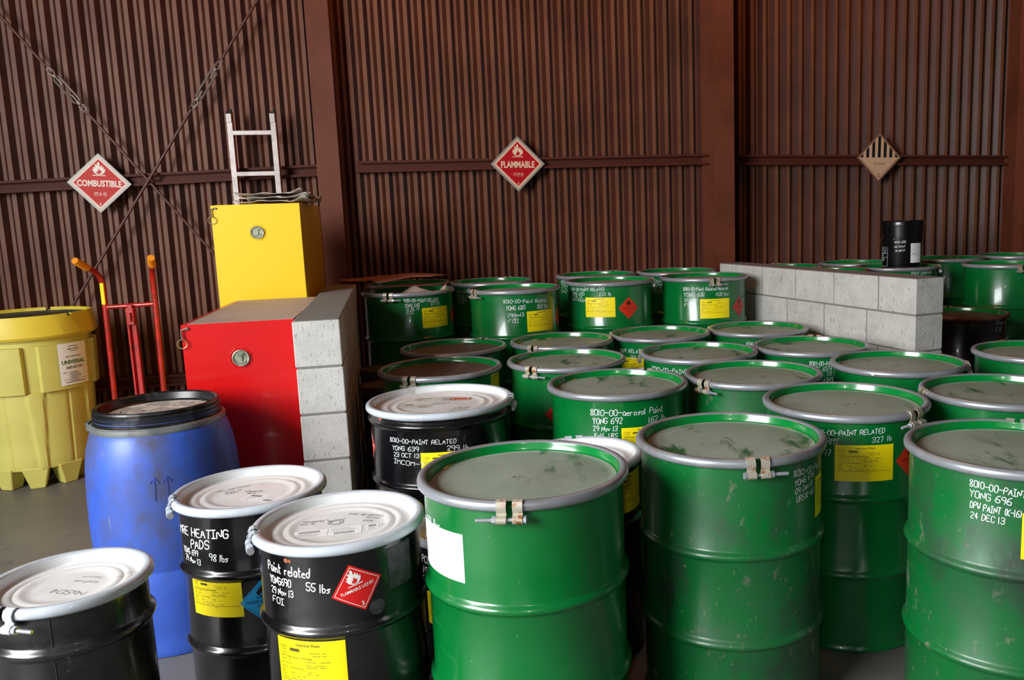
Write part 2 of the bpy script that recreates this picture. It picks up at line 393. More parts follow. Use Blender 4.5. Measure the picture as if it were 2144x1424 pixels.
FL = [(0, 100), (7, 86), (8, 74), (5, 62), (15, 64), (21, 76), (24, 62), (22, 52), (33, 64), (36, 50), (33, 40), (46, 46), (44, 28), (34, 12), (18, 2),
      (-14, 2), (-32, 14), (-41, 30), (-47, 45), (-34, 40), (-37, 50), (-38, 60), (-26, 54), (-24, 64), (-30, 82), (-14, 74), (-9, 66), (-12, 80), (-8, 90)]
FLI = [(-12, 10), (-20, 20), (-10, 18), (-14, 30), (-4, 26), (-2, 36), (4, 50), (6, 34), (11, 38), (12, 28), (20, 32), (18, 18), (8, 8), (-4, 6)]
def flame(A, cx, cy, h, m, mi, lift):
    A.poly([(cx+x*h/100, cy+y*h/100) for x, y in FL], m, lift)
    A.poly([(cx+x*h/100, cy+y*h/100) for x, y in FLI], mi, lift+.0003)
    A.rect(cx-.46*h, cy-.08*h, cx+.46*h, cy-.02*h, m, lift)

# ================================================================ THE PLACE
WS = 0.21; WN = math.hypot(1, WS); WY = 6.90
WA = math.atan(WS)                                    # wall direction
def wall_pt(x, off=0, z=0):                           # point in front of the corrugated wall at lateral x
    nx, ny = WS/WN, -1/WN
    return Vector((x+nx*off, WY+WS*x+ny*off, z))

def build_room():
    b = MB(); b.add([(-4.9, -4.5, 0), (6.2, -4.5, 0), (6.2, 9, 0), (-4.9, 9, 0), (-4.9, -4.5, -.15), (6.2, -4.5, -.15), (6.2, 9, -.15), (-4.9, 9, -.15)],
                    [(0, 1, 2, 3), (7, 6, 5, 4), (0, 4, 5, 1), (1, 5, 6, 2), (2, 6, 7, 3), (3, 7, 4, 0)])
    struct('floor', b.mesh('floor', M['floor'], 0))
    # corrugated sheet: ridge, side, valley, side
    per = .108; prof = [(0, 0), (.028, 0), (.056, .040), (.080, .040)]
    x0, x1 = -4.8, 6.1; L = (x1-x0)*WN; n = int(L/per)+1
    pts = []
    for i in range(n):
        for (s, d) in prof: pts.append((i*per+s, d))
    top = 5.4; V = []; F = []
    for (s, d) in pts: V += [(s, d, 0), (s, d, top)]
    for i in range(len(pts)-1): F.append((2*i, 2*i+2, 2*i+3, 2*i+1))
    b = MB(); b.add(V, F); b.m = [i % 2 for i in range(len(F))]      # rib shading put into the colour: lighter flats, darker folds
    me = b.mesh('wall_back', [M['brown'], M['fold_shade']], 0, bevel=-1)
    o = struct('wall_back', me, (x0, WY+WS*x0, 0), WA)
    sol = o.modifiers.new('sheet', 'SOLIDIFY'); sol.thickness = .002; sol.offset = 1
    # other walls and roof (outside the frame, they close the room; darkened to cut bounce light)
    b = MB(); b.box((-4.8, 4.25, 2.7), (.06, 4.1, 5.4)); b.box((-4.8, -4, 2.7), (.06, 1, 5.4)); b.box((-4.8, -.65, 5.0), (.06, 5.7, .8))
    struct('wall_left', b.mesh('wall_left', M['dark_wall'], 0))
    b = MB(); b.box((6.1, 2, 2.7), (.06, 12.6, 5.4)); struct('wall_right', b.mesh('wall_right', M['dark_wall'], 0))
    b = MB(); b.box((-3.45, -4.4, 2.7), (2.7, .06, 5.4)); b.box((3.2, -4.4, 2.7), (5.8, .06, 5.4)); b.box((-.9, -4.4, 4.4), (2.4, .06, 2))
    struct('wall_front', b.mesh('wall_front', M['dark_wall'], 0))
    b = MB(); b.box((.65, 2.2, 5.45), (11.2, 13.8, .08)); struct('ceiling', b.mesh('ceiling', M['ceiling'], 0))
    # girts between the columns
    def girt(n, xa, xb, za, zb):
        b = MB(); pa, pb = wall_pt(xa, 0, za), wall_pt(xb, 0, zb); d = pb-pa; ln = d.length
        hh = .043; dp = .075
        sec = [(0, hh), (-dp, hh), (-dp, hh-.018), (-dp+.004, hh-.018), (-dp+.004, hh-.005), (-.030, hh-.005), (-.030, -hh+.005), (-dp+.004, -hh+.005), (-dp+.004, -hh+.018), (-dp, -hh+.018), (-dp, -hh), (0, -hh)]
        V = [(0, y, z) for y, z in sec]+[(ln, y, z) for y, z in sec]; k = len(sec)
        F = [(i, i+k, (i+1) % k+k, (i+1) % k) for i in range(k)]+[tuple(range(k)), tuple(range(2*k-1, k-1, -1))]
        b.add(V, F)
        o = struct(n, b.mesh(n, M['girt'], 0), pa); o.rotation_euler = (0, -math.asin(d.z/ln), WA)
    girt('trim_1', -4.75, -1.98, 1.90, 1.995)
    girt('trim_2', -1.72, 1.02, 2.012, 2.018)
    girt('trim_3', 1.30, 3.80, 2.008, 1.955)
    girt('trim_4', -4.75, -1.98, .47, .47)
    # H columns
    def column(n, x, dep=.30, wd=.20, lean=0.0):
        b = MB(); h = 5.38
        b.box((0, -dep+.008, h/2), (wd, .016, h)); b.box((0, -.012, h/2), (wd, .016, h)); b.box((0, -dep/2, h/2), (.012, dep-.03, h))
        b.box((0, -dep/2-.05, .012), (wd+.06, dep+.05, .024))
        p = wall_pt(x, .012, 0); struct(n, b.mesh(n, M['column'], 0), p, WA)
    column('column_1', -1.915, dep=.17, wd=.165); column('column_2', 1.083, wd=.17); column('column_3', 3.93, wd=.24)
build_room()

def block_wall(n, ox, oy, ang, length, label, seed):
    """low divider of hollow concrete blocks laid in running bond; local +Y runs toward the building wall"""
    rnd = random.Random(seed); W_ = .19; b = MB(); m = MB()
    core = MB()
    for c in range(6):
        z = c*.2+.1; y = 0 if c % 2 else 0
        lens = []; y = 0
        first = .39 if (5-c) % 2 == 1 else .295
        while y < length-.02:
            l = min(first if y == 0 else .39, length-y); 
            if l > .04:
                jx = rnd.uniform(-.0015, .0015)
                b.box((W_/2+jx, y+l/2, z), (W_-rnd.uniform(0, .003), l-.004, .191))
            y += l+.006
    core.box((W_/2, length/2, .6), (W_-.012, length-.01, 1.196))
    me = b.mesh(n, M['block'], 0, bevel=.004)
    o = struct(n, me, (ox, oy, 0), ang); 
    obj('mortar_joint', core.mesh('mortar_joint', M['mortar'], 0), o)
    return o
block_wall('wall_divider_left', -1.213, 3.41, math.atan2(.235, 1), 2.05, '', 1)
block_wall('wall_divider_right', 1.758, 4.42, math.atan2(.358, .934), 2.06, '', 2)

# ---------------------------------------------------------------- drums
def hoop_profile(z, rb, amp=.0125, hw=.020, n=8):
    return [(rb+amp*(.5+.5*cos(pi*t))**.8, z+hw*t) for t in [(-1+2*i/n) for i in range(n+1)]]
_DM = {}
def drum_meshes(R, H, hoops, ribs, mb, ml, mw, mr, seam=False, hk=None):
    key = (R, H, tuple(hoops), ribs, mb, ml, mw, mr)
    if key in _DM: return _DM[key]
    rb = R-.0185
    pr = [(0, .012), (rb-.014, .012), (rb-.008, .002), (rb, 0), (rb+.006, .003), (rb+.007, .010), (rb+.001, .018), (rb, .024)]
    for z in sorted(hoops): pr += hoop_profile(z, rb)
    pr += [(rb, H-.04), (rb+.001, H-.022), (rb+.006, H-.012)]
    body = MB().lathe(pr, 72).mesh('drum_body', M[mb], 40)
    pl = [(R-.022, H-.004), (R-.027, H-.005), (R-.0285, H-.010), (R-.0295, H-.020), (R-.032, H-.0265), (R-.037, H-.029)]
    nwall = len(pl)-1
    if ribs:
        for k, (f, up_) in enumerate([(.80, .005), (.66, .004)]):
            c = (R-.03)*f; pl += [(c+.016, H-.029), (c+.007, H-.029+up_), (c-.004, H-.029+up_), (c-.012, H-.029)]
        pl += [(c-.03, H-.029)]
    else: pl += [(R*.80, H-.029), (R*.77, H-.0275)]
    zf = pl[-1][1]; pl += [(.001, zf)]
    lid = MB().lathe(pl, 72, mfun=lambda j: 0 if j < nwall else 1).mesh('drum_lid', [M[mw], M[ml]], 40)
    g = .010/R; pg = [(rb+.001, H-.030), (rb+.010, H-.029), (R-.001, H-.022), (R, H-.014), (R-.002, H-.006), (R-.008, H-.0005), (R-.014, H), (R-.022, H-.0008), (R-.026, H-.005), (R-.0275, H-.011), (R-.024, H-.013), (R-.018, H-.006)]
    ring = MB().lathe(pg, 90, g, 2*pi-g).mesh('bolt_ring', M[mr], 45)
    _DM[key] = (body, lid, ring); return _DM[key]
_LM = {}
def lug_meshes(R, H, mz, thread):
    key = (R, H, mz, thread)
    if key in _LM: return _LM[key]
    out = []
    for s in (-1, 1):
        b = MB(); y0 = s*.021; wd = .013
        pl = [(R-.020, H+.001), (R-.012, H+.0045), (R-.002, H+.001), (R+.004, H-.010), (R+.003, H-.022), (R-.002, H-.030), (R+.001, H-.035)]
        V = []; n = len(pl)
        for (x, z) in pl: V += [(x, y0-wd, z), (x, y0+wd, z)]
        for (x, z) in pl: V += [(x-.003, y0-wd, z-.002), (x-.003, y0+wd, z-.002)]
        F = []
        for i in range(n-1):
            F += [(2*i, 2*i+2, 2*i+3, 2*i+1), (2*n+2*i, 2*n+2*i+1, 2*n+2*i+3, 2*n+2*i+2), (2*i, 2*n+2*i, 2*n+2*i+2, 2*i+2), (2*i+1, 2*i+3, 2*n+2*i+3, 2*n+2*i+1)]
        F += [(0, 1, 2*n+1, 2*n), (2*n-2, 4*n-2, 4*n-1, 2*n-1)]
        b.add(V, F); b.tube([(R+.003, y0-wd, H-.045), (R+.003, y0+wd, H-.045)], .0115, 16)
        out.append(b.mesh('lug', M[mz], 40))
    t = thread
    b = MB(); b.tube([(R+.003, -t*.040, H-.045), (R+.003, t*.088, H-.045)], .005, 10)
    pts = [(R+.003+.010*cos(q*pi/3), 0, .010*sin(q*pi/3)) for q in range(6)]
    b.tube([(R+.003, -t*.044, H-.045), (R+.003, -t*.036, H-.045)], .0105, 6)
    for q in range(9): b.tube([(R+.003, t*(.050+q*.004), H-.045), (R+.003, t*(.0515+q*.004), H-.045)], .0056, 10)
    out.append(b.mesh('bolt', M['bolt'], 30))
    out.append(MB().tube([(R+.003, t*.035, H-.045), (R+.003, t*.045, H-.045)], .0105, 6).mesh('nut', M['bolt'], 30))
    _LM[key] = out; return out
def drum(label, x, y, z0=0, kind='green', az=None, thread=1, group=None, R=None, H=None, hoops=None, mats=None, turn=0):
    K = dict(green=(.305, .876, (.29, .572), 0, 'green', 'dust', 'lidgreen', 'ring'),
             dirty=(.305, .876, (.29, .572), 0, 'green_dirty', 'dust', 'lidgreen', 'ring'),
             brown=(.305, .876, (.29, .572), 0, 'green', 'dust_brown', 'lidgreen', 'ring'),
             blackbig=(.305, .855, (.27, .55, .797), 1, 'black', 'lid_white', 'lidwall_white', 'ring_white'),
             rusty=(.305, .876, (.29, .572), 0, 'black', 'dust_brown', 'lidgreen', 'ring_rusty'),
             small=(.245, .74, (.25, .505), 1, 'black', 'lid_white', 'lidwall_white', 'ring_white'))[kind]
    K = list(K)
    if R: K[0] = R
    if H: K[1] = H
    if hoops: K[2] = hoops
    if mats: K[4:8] = [m_ or k_ for m_, k_ in zip(mats, K[4:8])]
    body, lid, ring = drum_meshes(*K)
    t = thing('steel_drum', label, 'drum', (x, y, z0), 0, group); t['_R'] = K[0]-.0185
    obj('drum_body', body, t, rz=turn); obj('drum_lid', lid, t, rz=turn)
    r = obj('bolt_ring', ring, t, rz=RAD(az if az is not None else 90))
    l1, l2, bo, nu = lug_meshes(K[0], K[1], 'ring_white' if kind in ('small', 'blackbig') else 'zinc', thread)
    obj('lug', l1, r); obj('lug', l2, r); obj('bolt', bo, r); obj('nut', nu, r)
    del t['_R']
    return t, K[0]-.0185, K[1]

# drum markings -------------------------------------------------
def writing(t, R, lines, mt='ink', name='handwriting', sw=.11):
    """lines: (text, az0, az1, z0, z1, height)"""
    A = Art()
    az = lines[0][1]
    for (s, a0, a1, z0, z1, h) in lines:
        x0 = RAD(a0-az)*R; x1 = RAD(a1-az)*R
        A.hand(s, x0, z0, h, x1-x0, slope=(z1-z0)/(x1-x0), sw=sw)
    return obj(name, A.build(name, M[mt], cyl(R, az, 0)), t)
_haz = None
def haz_label(t, R, az, z, mirror=0, tilt=0, w_=.205, h_=.13, color='yellow'):
    """yellow label; az = azimuth of its left edge, z = height of its top edge"""
    key = ('haz', round(R, 4), round(tilt, 3), w_, h_)
    if key not in _DM:
        A = Art().rect(0, -h_, w_, 0, 0, 0, .008)
        if tilt: A.rot(tilt)
        P = Art()
        sx, sy = w_/.205, h_/.13
        P.text('Hazardous Waste', .5*w_, -.010*sy, .007*sy, 0, 0, .07*sx, .01)
        P.text('Container', .0085*sx, -.018*sy, .0045*sy, 0, 0, .028*sx, .005, 'L'); P.text('YONG', .0085*sx, -.025*sy, .0038*sy, 0, 0, .025*sx, 0, 'L')
        for i in range(16): P.rect((.046+i*.002)*sx, -.026*sy, (.0472+i*.002+(i % 3)*.0003)*sx, -.019*sy)
        P.text('WASTE PAINT RELATED MATERIAL', .0105*sx, -.040*sy, .005*sy, 0, 0, .104*sx, 0, 'L')
        r_ = random.Random(3)
        def words(x, y, xe, hh=.0014):
            while x < xe:
                l = r_.uniform(.003, .008); P.rect(x*sx, (y-hh/2)*sy, min(x+l, xe)*sx, (y+hh/2)*sy); x += l+.0012
        for (y, segs) in [(-.027, [(.106, .136), (.142, .154)]), (-.0335, [(.0105, .034), (.116, .138), (.142, .154)]), (-.047, [(.0105, .032), (.038, .047), (.098, .125), (.136, .163)]), (-.055, [(.0105, .024), (.028, .048), (.095, .11), (.119, .149)]),
                          (-.0595, [(.095, .126), (.134, .149)]), (-.064, [(.0105, .034), (.042, .087)]), (-.0705, [(.0105, .026), (.098, .111)]), (-.075, [(.0105, .022), (.042, .058), (.098, .108), (.121, .13)]),
                          (-.081, [(.0105, .027), (.048, .055), (.065, .075), (.083, .092)]), (-.0875, [(.0105, .036), (.046, .062), (.07, .078), (.085, .1), (.11, .12), (.126, .14)]), (-.093, [(.006, .195)]), (-.098, [(.104, .113)])]:
            for a, b in segs: words(a, y, b)
        if tilt: P.rot(tilt)
        _DM[key] = (A.build('waste_label', M[color], cyl(R, 0, 0, .0006)), P.build('label_printing', M['print'], cyl(R, 0, 0, .0011)))
    a, p = _DM[key]
    o = obj('waste_label', a, t, (0, 0, z), RAD(az)); obj('label_printing', p, o)
    return o
def placard(t, R, az, z, r=.071, kind='orange', tilt=0, name='hazard_placard'):
    """az,z = centre of the diamond; r = half diagonal"""
    A = Art().diamond(r); P = Art(); P2 = Art()
    if kind == 'orange':
        flame(P, 0, r*.25, r*.48, 0, 1, .0004); P.text('FLAMMABLE LIQUID', 0, -.02*r, r*.09, 0, .0004, r*1.25); P.text('인화성', 0, -.22*r, r*.1, 0, .0004); P.text('3', 0, -.62*r, r*.16, 0, .0004)
        mats = [M['black_print'], M['orange_red']]; base = M['orange_red']
    elif kind == 'red':
        flame(P, -.02*r, r*.17, r*.62, 0, 1, .0004); P.text('FLAMMABLE LIQUID', 0, -.05*r, r*.15, 0, .0004, r*1.28, .012); P.text('3', 0, -.68*r, r*.18, 0, .0004, None, .02)
        q = r*.88
        P.line([(0, q), (q, 0), (0, -q), (-q, 0), (0, q)], r*.022, 0, .0004)
        mats = [M['white_print'], M['red']]; base = M['red']
    else:
        flame(P, 0, r*.22, r*.55, 0, 1, .0004); P.text('DANGEROUS WHEN WET', 0, 0, r*.14, 0, .0004, r*1.4); P.text('금수성 물질', 0, -.22*r, r*.10, 0, .0004); q = r*.9
        P.line([(0, q), (q, 0), (0, -q), (-q, 0), (0, q)], r*.012, 0, .0004)
        mats = [M['black_print'], M['blue_placard']]; base = M['blue_placard']
    if tilt: A.rot(tilt); P.rot(tilt)
    o = obj(name, A.build(name, base, cyl(R, az, z, .0006)), t)
    obj('placard_printing', P.build('placard_printing', mats, cyl(R, az, z, .0008), .012), o)
    return o
def lid_mark(t, H, lines, mt='stencil', name='lid_writing', arc=None, sw=.10):
    """lines: (text, cx, cy, h, width, angle deg); on the flat of the lid"""
    A = Art()
    for (s, cx, cy, h, wd, ang) in lines:
        B = Art(); B.hand(s, -wd/2, 0, h, wd, sw=sw); B.rot(RAD(ang)); B.xf(lambda x, y: (x+cx, y+cy))
        k = len(A.v); A.v += B.v; A.z += B.z; A.f += [tuple(i+k for i in f) for f in B.f]; A.m += B.m
    if arc:
        s, r, a0, h, sgn = arc        # circular stamp line; readable from the centre (sgn=-1) or from outside (1)
        B = Art(); B.text(s, 0, 0, h, 0, 0, h*.72*len(s)*.78, 0, 'L')
        def f(x, y):
            a = RAD(a0)+sgn*x/r; rr = r-sgn*y
            return (rr*cos(a), rr*sin(a))
        B.xf(f); obj('stamped_line', B.build('stamped_line', M[mt], lambda x, y, l: (x, y, H-(.0282 if mt == 'pen' else .0268))), t)
    me = A.build(name, M[mt], lambda x, y, l: (x, y, H-(.0282 if mt == 'pen' else .0268)+l) if True else 0)
    return obj(name, me, t)

def scratches(t, R, az0, az1, z0, z1, n, seed, mt='scratch'):
    r_ = random.Random(seed); A = Art()
    for i in range(n):
        x = RAD(r_.uniform(az0, az1)-az0)*R; y = r_.uniform(z0, z1); a = r_.uniform(0, pi); P = [(x, y)]
        for k in range(r_.randint(2, 6)):
            a += r_.uniform(-.25, .25); x += .018*cos(a); y += .018*sin(a)
            if z0 < y < z1: P.append((x, y))
        A.line(P, r_.uniform(.0003, .0008), caps=False)
        if i % 3 == 0: A.circle((x, max(z0, min(z1, y))), r_.uniform(.001, .003), n=6)
    return obj('scratches', A.build('scratches', M[mt], cyl(R, az0, 0, .0005)), t)
GG = 'green drums crowded on the floor'
NUM = 'W'
STAMP = '1A2/X400/S/13/ROK/KR'
# --- front row
t, R, H = drum('large green drum front and centre with a white label at its left edge', -.197, 2.337, 0, 'green', -93, -1)
writing(t, R, [('201 lbs', -157, -139.5, .771, .778, .024)])
A = Art().rect(0, -.135, .215, 0, 0, 0, .008); o = obj('white_label', A.build('white_label', M['white'], cyl(R, -164, .772, .0006)), t)
A = Art()
for i in range(14): A.rect(.015, -.02-i*.007, .015+random.uniform(.04, .10), -.0185-i*.007)
obj('label_printing', A.build('label_printing', M['print_faint'], cyl(R, -164, .772, .001)), o)
lid_mark(t, H, [('YONG-698', .0, -.02, .016, .075, 158), ('201 lb', .005, -.045, .014, .05, 158)], arc=(STAMP, .225, -80, .012, -1))
scratches(t, R, -150, -25, .31, .55, 14, 4); scratches(t, R, -70, -25, .04, .27, 8, 8)
t2, R2, H2 = drum('green drum scuffed with mud right of the front centre drum, marked 695', .451, 2.629, 0, 'dirty', -84.3, 1)
writing(t2, R2, [('8010-00-PAINT', -59.5, -24, .812, .806, .018), ('YONG 695', -58.6, -38, .780, .790, .018), ('09 JAN 13', -57.8, -40.5, .756, .763, .017), ('URS(K-16)', -56.8, -38, .730, .738, .018)])
haz_label(t2, R2, -36.2, .775)
scratches(t2, R2, -160, -60, .31, .55, 8, 7)
lid_mark(t2, H2, [('YONG-695', .0, .01, .018, .08, 100), ('117 lb', .03, .01, .015, .05, 100)], arc=(STAMP, .22, 152, .012, -1))
t, R, H = drum('green drum at the right edge marked 696 and DPW PAINT', 1.261, 2.418, 0, 'dirty', 60, 1)
writing(t, R, [('8010-00-PAINT RELATED', -138.2, -92, .822, .800, .019), ('YONG 696', -138, -116.8, .793, .785, .020), ('DPW PAINT (K-16)', -137.4, -111.5, .760, .752, .019), ('24 DEC 13', -137.4, -119.8, .730, .728, .018)])
haz_label(t, R, -111.2, .756)
lid_mark(t, H, [('YONG-696', .05, -.03, .018, .08, 60), ('284 lb', .07, -.05, .015, .05, 60)], arc=(STAMP, .225, 175, .012, -1))
t, R, H = drum('green drum with a large yellow label and white writing 327 lb', .966, 3.088, 0, 'green', -55, -1)
writing(t, R, [('8010-00-PAINT RELATED', -130, -79.5, .806, .820, .018), ('ARMY', -122, -111, .778, .782, .022), ('28 DEC 13', -140, -120, .757, .757, .02), ('YONG 697', -140, -116, .733, .738, .022), ('327 lb', -88.5, -74, .788, .790, .018)])
haz_label(t, R, -113.4, .769); placard(t, R, -56, .703)
lid_mark(t, H, [('YONG-697', .02, .0, .018, .085, 5), ('327 lb', .02, -.028, .015, .06, 5)], arc=(STAMP, .22, 160, .012, -1))
# --- second row
t, R, H = drum('green drum marked aerosol Paint and 692', .123, 3.559, 0, 'green', 60, 1)
writing(t, R, [('8010-00-aerosol Paint', -115, -52, .802, .800, .024), ('YONG 692', -113, -89, .766, .769, .024), ('162 lb', -66.5, -50, .762, .764, .022), ('29 Nov 13', -113, -93, .735, .737, .021), ('K-16  URS', -112, -93, .706, .707, .020)])
haz_label(t, R, -89.6, .737); haz_label(t, R, -8, .864)
lid_mark(t, H, [('YONG-692', .02, .02, .018, .08, -5), ('162 lb', .02, -.01, .015, .05, -5)], arc=(STAMP, .22, 80, .010, -1))
t, R, H = drum('scuffed green drum with ring bolt at its front left, right behind the 695 drum', .734, 3.671, 0, 'dirty', -143.8, 1, mats=('green_dirty', None, None, None))
lid_mark(t, H, [('YONG', -.02, .0, .02, .05, 60), ('305 lb', .05, .01, .02, .06, 50)])
t, R, H = drum('green drum beside the near end of the right block wall, white chip on its ring', 1.438, 3.815, 0, 'green', -22, 1)
obj('paint_chip', Art().circle((0, 0), .007, n=9).build('paint_chip', M['splash'], cyl(R, -130, .862, .019)), t)
lid_mark(t, H, [('YONG-694', .0, .02, .018, .07, 20), ('240 lb', .0, -.005, .015, .05, 20)])
t, R, H = drum('green drum at the right edge behind the drum marked 696', 1.602, 3.163, 0, 'green', 176, -1)
lid_mark(t, H, [('YONG-693', .01, .0, .018, .09, -10), ('188 lb', .03, -.025, .015, .06, -10)])
drum('farthest right green drum on the floor, its lid cut by the photo edge', 2.192, 3.985, 0, 'green', 40, 1)
t, R, H = drum('green drum behind the white-ringed black drum, red placard on its side', -.109, 4.205, 0, 'green', -123.4, 1)
placard(t, R, -98, .645); writing(t, R, [('8010-00', -85, -62, .81, .81, .02)])
lid_mark(t, H, [('YONG-688', .02, .0, .018, .08, 10), ('190 lb', .02, -.03, .016, .06, 10)])
t, R, H = drum('green drum with bolt at its left, right behind the aerosol Paint drum', .578, 4.300, 0, 'green', 178, -1)
writing(t, R, [('8010-00-PAINT RELATED', -152, -80, .812, .815, .022)])
lid_mark(t, H, [('YONG-687', .0, .0, .018, .10, 2), ('204 lb', .0, -.03, .016, .05, 2)])
t, R, H = drum('green drum touching the left face of the right block wall', 1.186, 4.388, 0, 'green', 70, 1)
writing(t, R, [('8010-00-PAINT RELATED', -106, -62, .818, .815, .022), ('YONG 659', -108, -84, .79, .79, .022), ('13 JUL 13', -106, -84, .765, .765, .02), ('DPW PAINT (K-16)', -106, -66, .735, .735, .02)])
lid_mark(t, H, [('YONG-659', .0, .0, .018, .08, 5)])
t, R, H = drum('green drum in the third row from the front, behind the block of four stood by the right wall', 1.052, 5.10, 0, 'green', 170, -1)
t['label'] = 'green drum by the block wall, just in front of the 158 lbs drum'
writing(t, R, [('8010-00-PAINT RELATED', -115, -60, .812, .812, .02), ('YONG 652', -114, -90, .785, .785, .02)]); lid_mark(t, H, [('YONG-652', .0, .0, .018, .08, 5)])
t, R, H = drum('green drum with part of a yellow label, in front of the 222 lb drum', .441, 5.03, 0, 'green', 180, -1)
writing(t, R, [('8010-00-PAINT RELATED', -178, -112, .788, .80, .022), ('184 lb', -132, -118, .762, .765, .02)]); haz_label(t, R, -150, .757)
lid_mark(t, H, [('YONG-655', .0, .0, .018, .07, 5)])
t, R, H = drum('green drum with bolt at front, in front of the 313 lbs drum', -.152, 4.87, 0, 'green', -120.8, 1)
lid_mark(t, H, [('YONG-653', .02, -.04, .018, .08, 5)])
t, R, H = drum('brown-dusted green drum in front of the drum with torn paper on its lid', -.770, 4.745, 0, 'brown', 60, 1)
writing(t, R, [('8010-00-PAINT RELATED', -95, -32, .815, .828, .02)]); lid_mark(t, H, [('YONG', .0, .0, .02, .05, 5)])
t, R, H = drum('brown-dusted green drum right behind the white-ringed black drum', -.735, 4.085, 0, 'brown', -108.6, 1)
haz_label(t, R, -24, .852); lid_mark(t, H, [('YONG-651', .04, .03, .016, .08, 0), ('257 lb', .07, .0, .014, .06, 0)])
# --- raised back row, on pallets
PZ = .279
t, R, H = drum('raised green drum at far left marked 640, torn paper on its lid', -1.180, 5.545, PZ-.011, 'brown', -102.9, 1)
writing(t, R, [('8010-00-PAINT RELATED', -84.5, -38, 1.0926-PZ+.014, 1.082-PZ+.014, .021), ('YONG 640', -83.5, -65, .795, .795, .021), ('13 JUL 13', -82, -66, .772, .772, .019), ('FOI', -82, -73, .749, .749, .02), ('277 lb', -50, -36, .795, .792, .02)])
haz_label(t, R, -62.3, .772); placard(t, R, -2, .70)
drum('raised dusty drum in the corner, mostly hidden by torn brown paper', -1.31, 6.20, PZ-.011, 'brown', 90, 1)
t, R, H = drum('raised green drum marked 680 and 313 lbs', -.471, 5.470, PZ-.011, 'green', -142, 1)
writing(t, R, [('8010-00-Paint Related', -99, -40, .808, .800, .022), ('YONG 680', -96, -72, .764, .766, .026), ('29Nov13', -94.5, -74, .720, .722, .023), ('FOI', -94, -81, .683, .683, .022), ('313 lbs', -56, -37, .764, .762, .024)])
haz_label(t, R, -70.1, .738); placard(t, R, -9, .68)
t, R, H = drum('green drum against the wall, left ring edge showing above the 313 lbs drum', -.690, 6.14, PZ-.011, 'green', 70, 1)
writing(t, R, [('8010-00-PAINT', -146, -100, .812, .812, .02), ('YONG 629', -144, -110, .785, .785, .02), ('13 JUL 13', -143, -112, .76, .76, .019), ('FOI', -142, -128, .735, .735, .019)])
t, R, H = drum('raised green drum facing front with yellow label beside an orange-red diamond placard', .165, 5.72, PZ-.002, 'green', -8, -1)
writing(t, R, [('8010-00-PAINT RELATED', -155, -98.5, .826, .834, .02), ('YONG 670', -153, -128, .80, .802, .02), ('17 JUL 13', -153, -132, .779, .779, .018), ('DPW-PAINT', -153, -123, .757, .757, .018), ('222 lb', -106.5, -90, .801, .801, .02)])
haz_label(t, R, -125.9, .778); placard(t, R, -66.5, .702, .073)
t, R, H = drum('green drum at the middle of the wall, behind the raised one marked 222 lb', .080, 6.335, PZ-.002, 'green', 60, 1)
writing(t, R, [('8010-00-PAINT', -156, -110, .83, .83, .02), ('YONG 671', -155, -118, .805, .805, .02), ('17 JUL 13', -155, -122, .78, .78, .018), ('DPW', -155, -140, .757, .757, .018)])
t, R, H = drum('raised green drum marked 681 and 158 lbs, beside the right block wall', .821, 5.80, PZ-.001, 'green', -83.5, 1)
writing(t, R, [('8010-00-Paint Related Material', -126, -64, .804, .804, .022), ('YONG 681', -125, -97, .766, .768, .026), ('158 lbs', -81, -63, .765, .765, .022), ('29 Nov 13', -124.5, -106, .729, .729, .02), ('FOI', -124.5, -112, .697, .697, .021)])
haz_label(t, R, -102.9, .736); placard(t, R, -42, .672, .071)
t, R, H = drum('green drum at the wall beside the brown column, behind the 158 lbs drum', .700, 6.42, PZ-.002, 'green', -172, 1)
writing(t, R, [('8010-00-PAINT', -134, -90, .812, .812, .02), ('YONG 672', -133, -98, .787, .787, .02), ('13 JUL 13', -132, -104, .762, .762, .02), ('FOI', -132, -118, .735, .735, .02)])
# --- behind the right block wall
drum('green drum just showing behind the far end of the right block wall', 1.62, 6.80, PZ-.022, 'green', 90, 1)
drum('green drum against the wall, left of the black pail and farther back', 2.27, 7.0, PZ-.022, 'green', 90, 1)
drum('green drum with orange rust on its ring, behind the right block wall', 1.80, 6.20, PZ-.022, 'green', 90, 1, mats=(None, None, None, 'ring_rusty'))
t, R, H = drum('green drum marked JOINT COMPOUND under the black pail', 2.392, 6.40, PZ-.022, 'brown', -22, 1)
writing(t, R, [('JOINT COMPOUND', -91, -52, .832, .832, .02), ('261 lb', -68, -52, .80, .80, .018)])
drum('green drum against the wall, right of the black pail and partly hidden by it', 3.00, 6.96, PZ-.007, 'green', 90, 1)
t, R, H = drum('tall-standing green drum at the right edge with the bolt facing front', 3.09, 6.12, PZ-.007, 'green', -95.8, 1)
t['label'] = 'raised green drum cut by the right edge, its ring bolt facing front'
drum('green drum against the wall at the far right corner', 3.635, 7.06, PZ-.007, 'green', 90, 1)
t, R, H = drum('black drum with a rusty ring in the shade behind the right block wall', 2.475, 5.50, 0, 'rusty', 80, 1)
writing(t, R, [('Thorne', -66, -40, .83, .828, .026), ('CE', -65, -52, .785, .785, .026)], mt='grey_print'); haz_label(t, R, -68, .715)
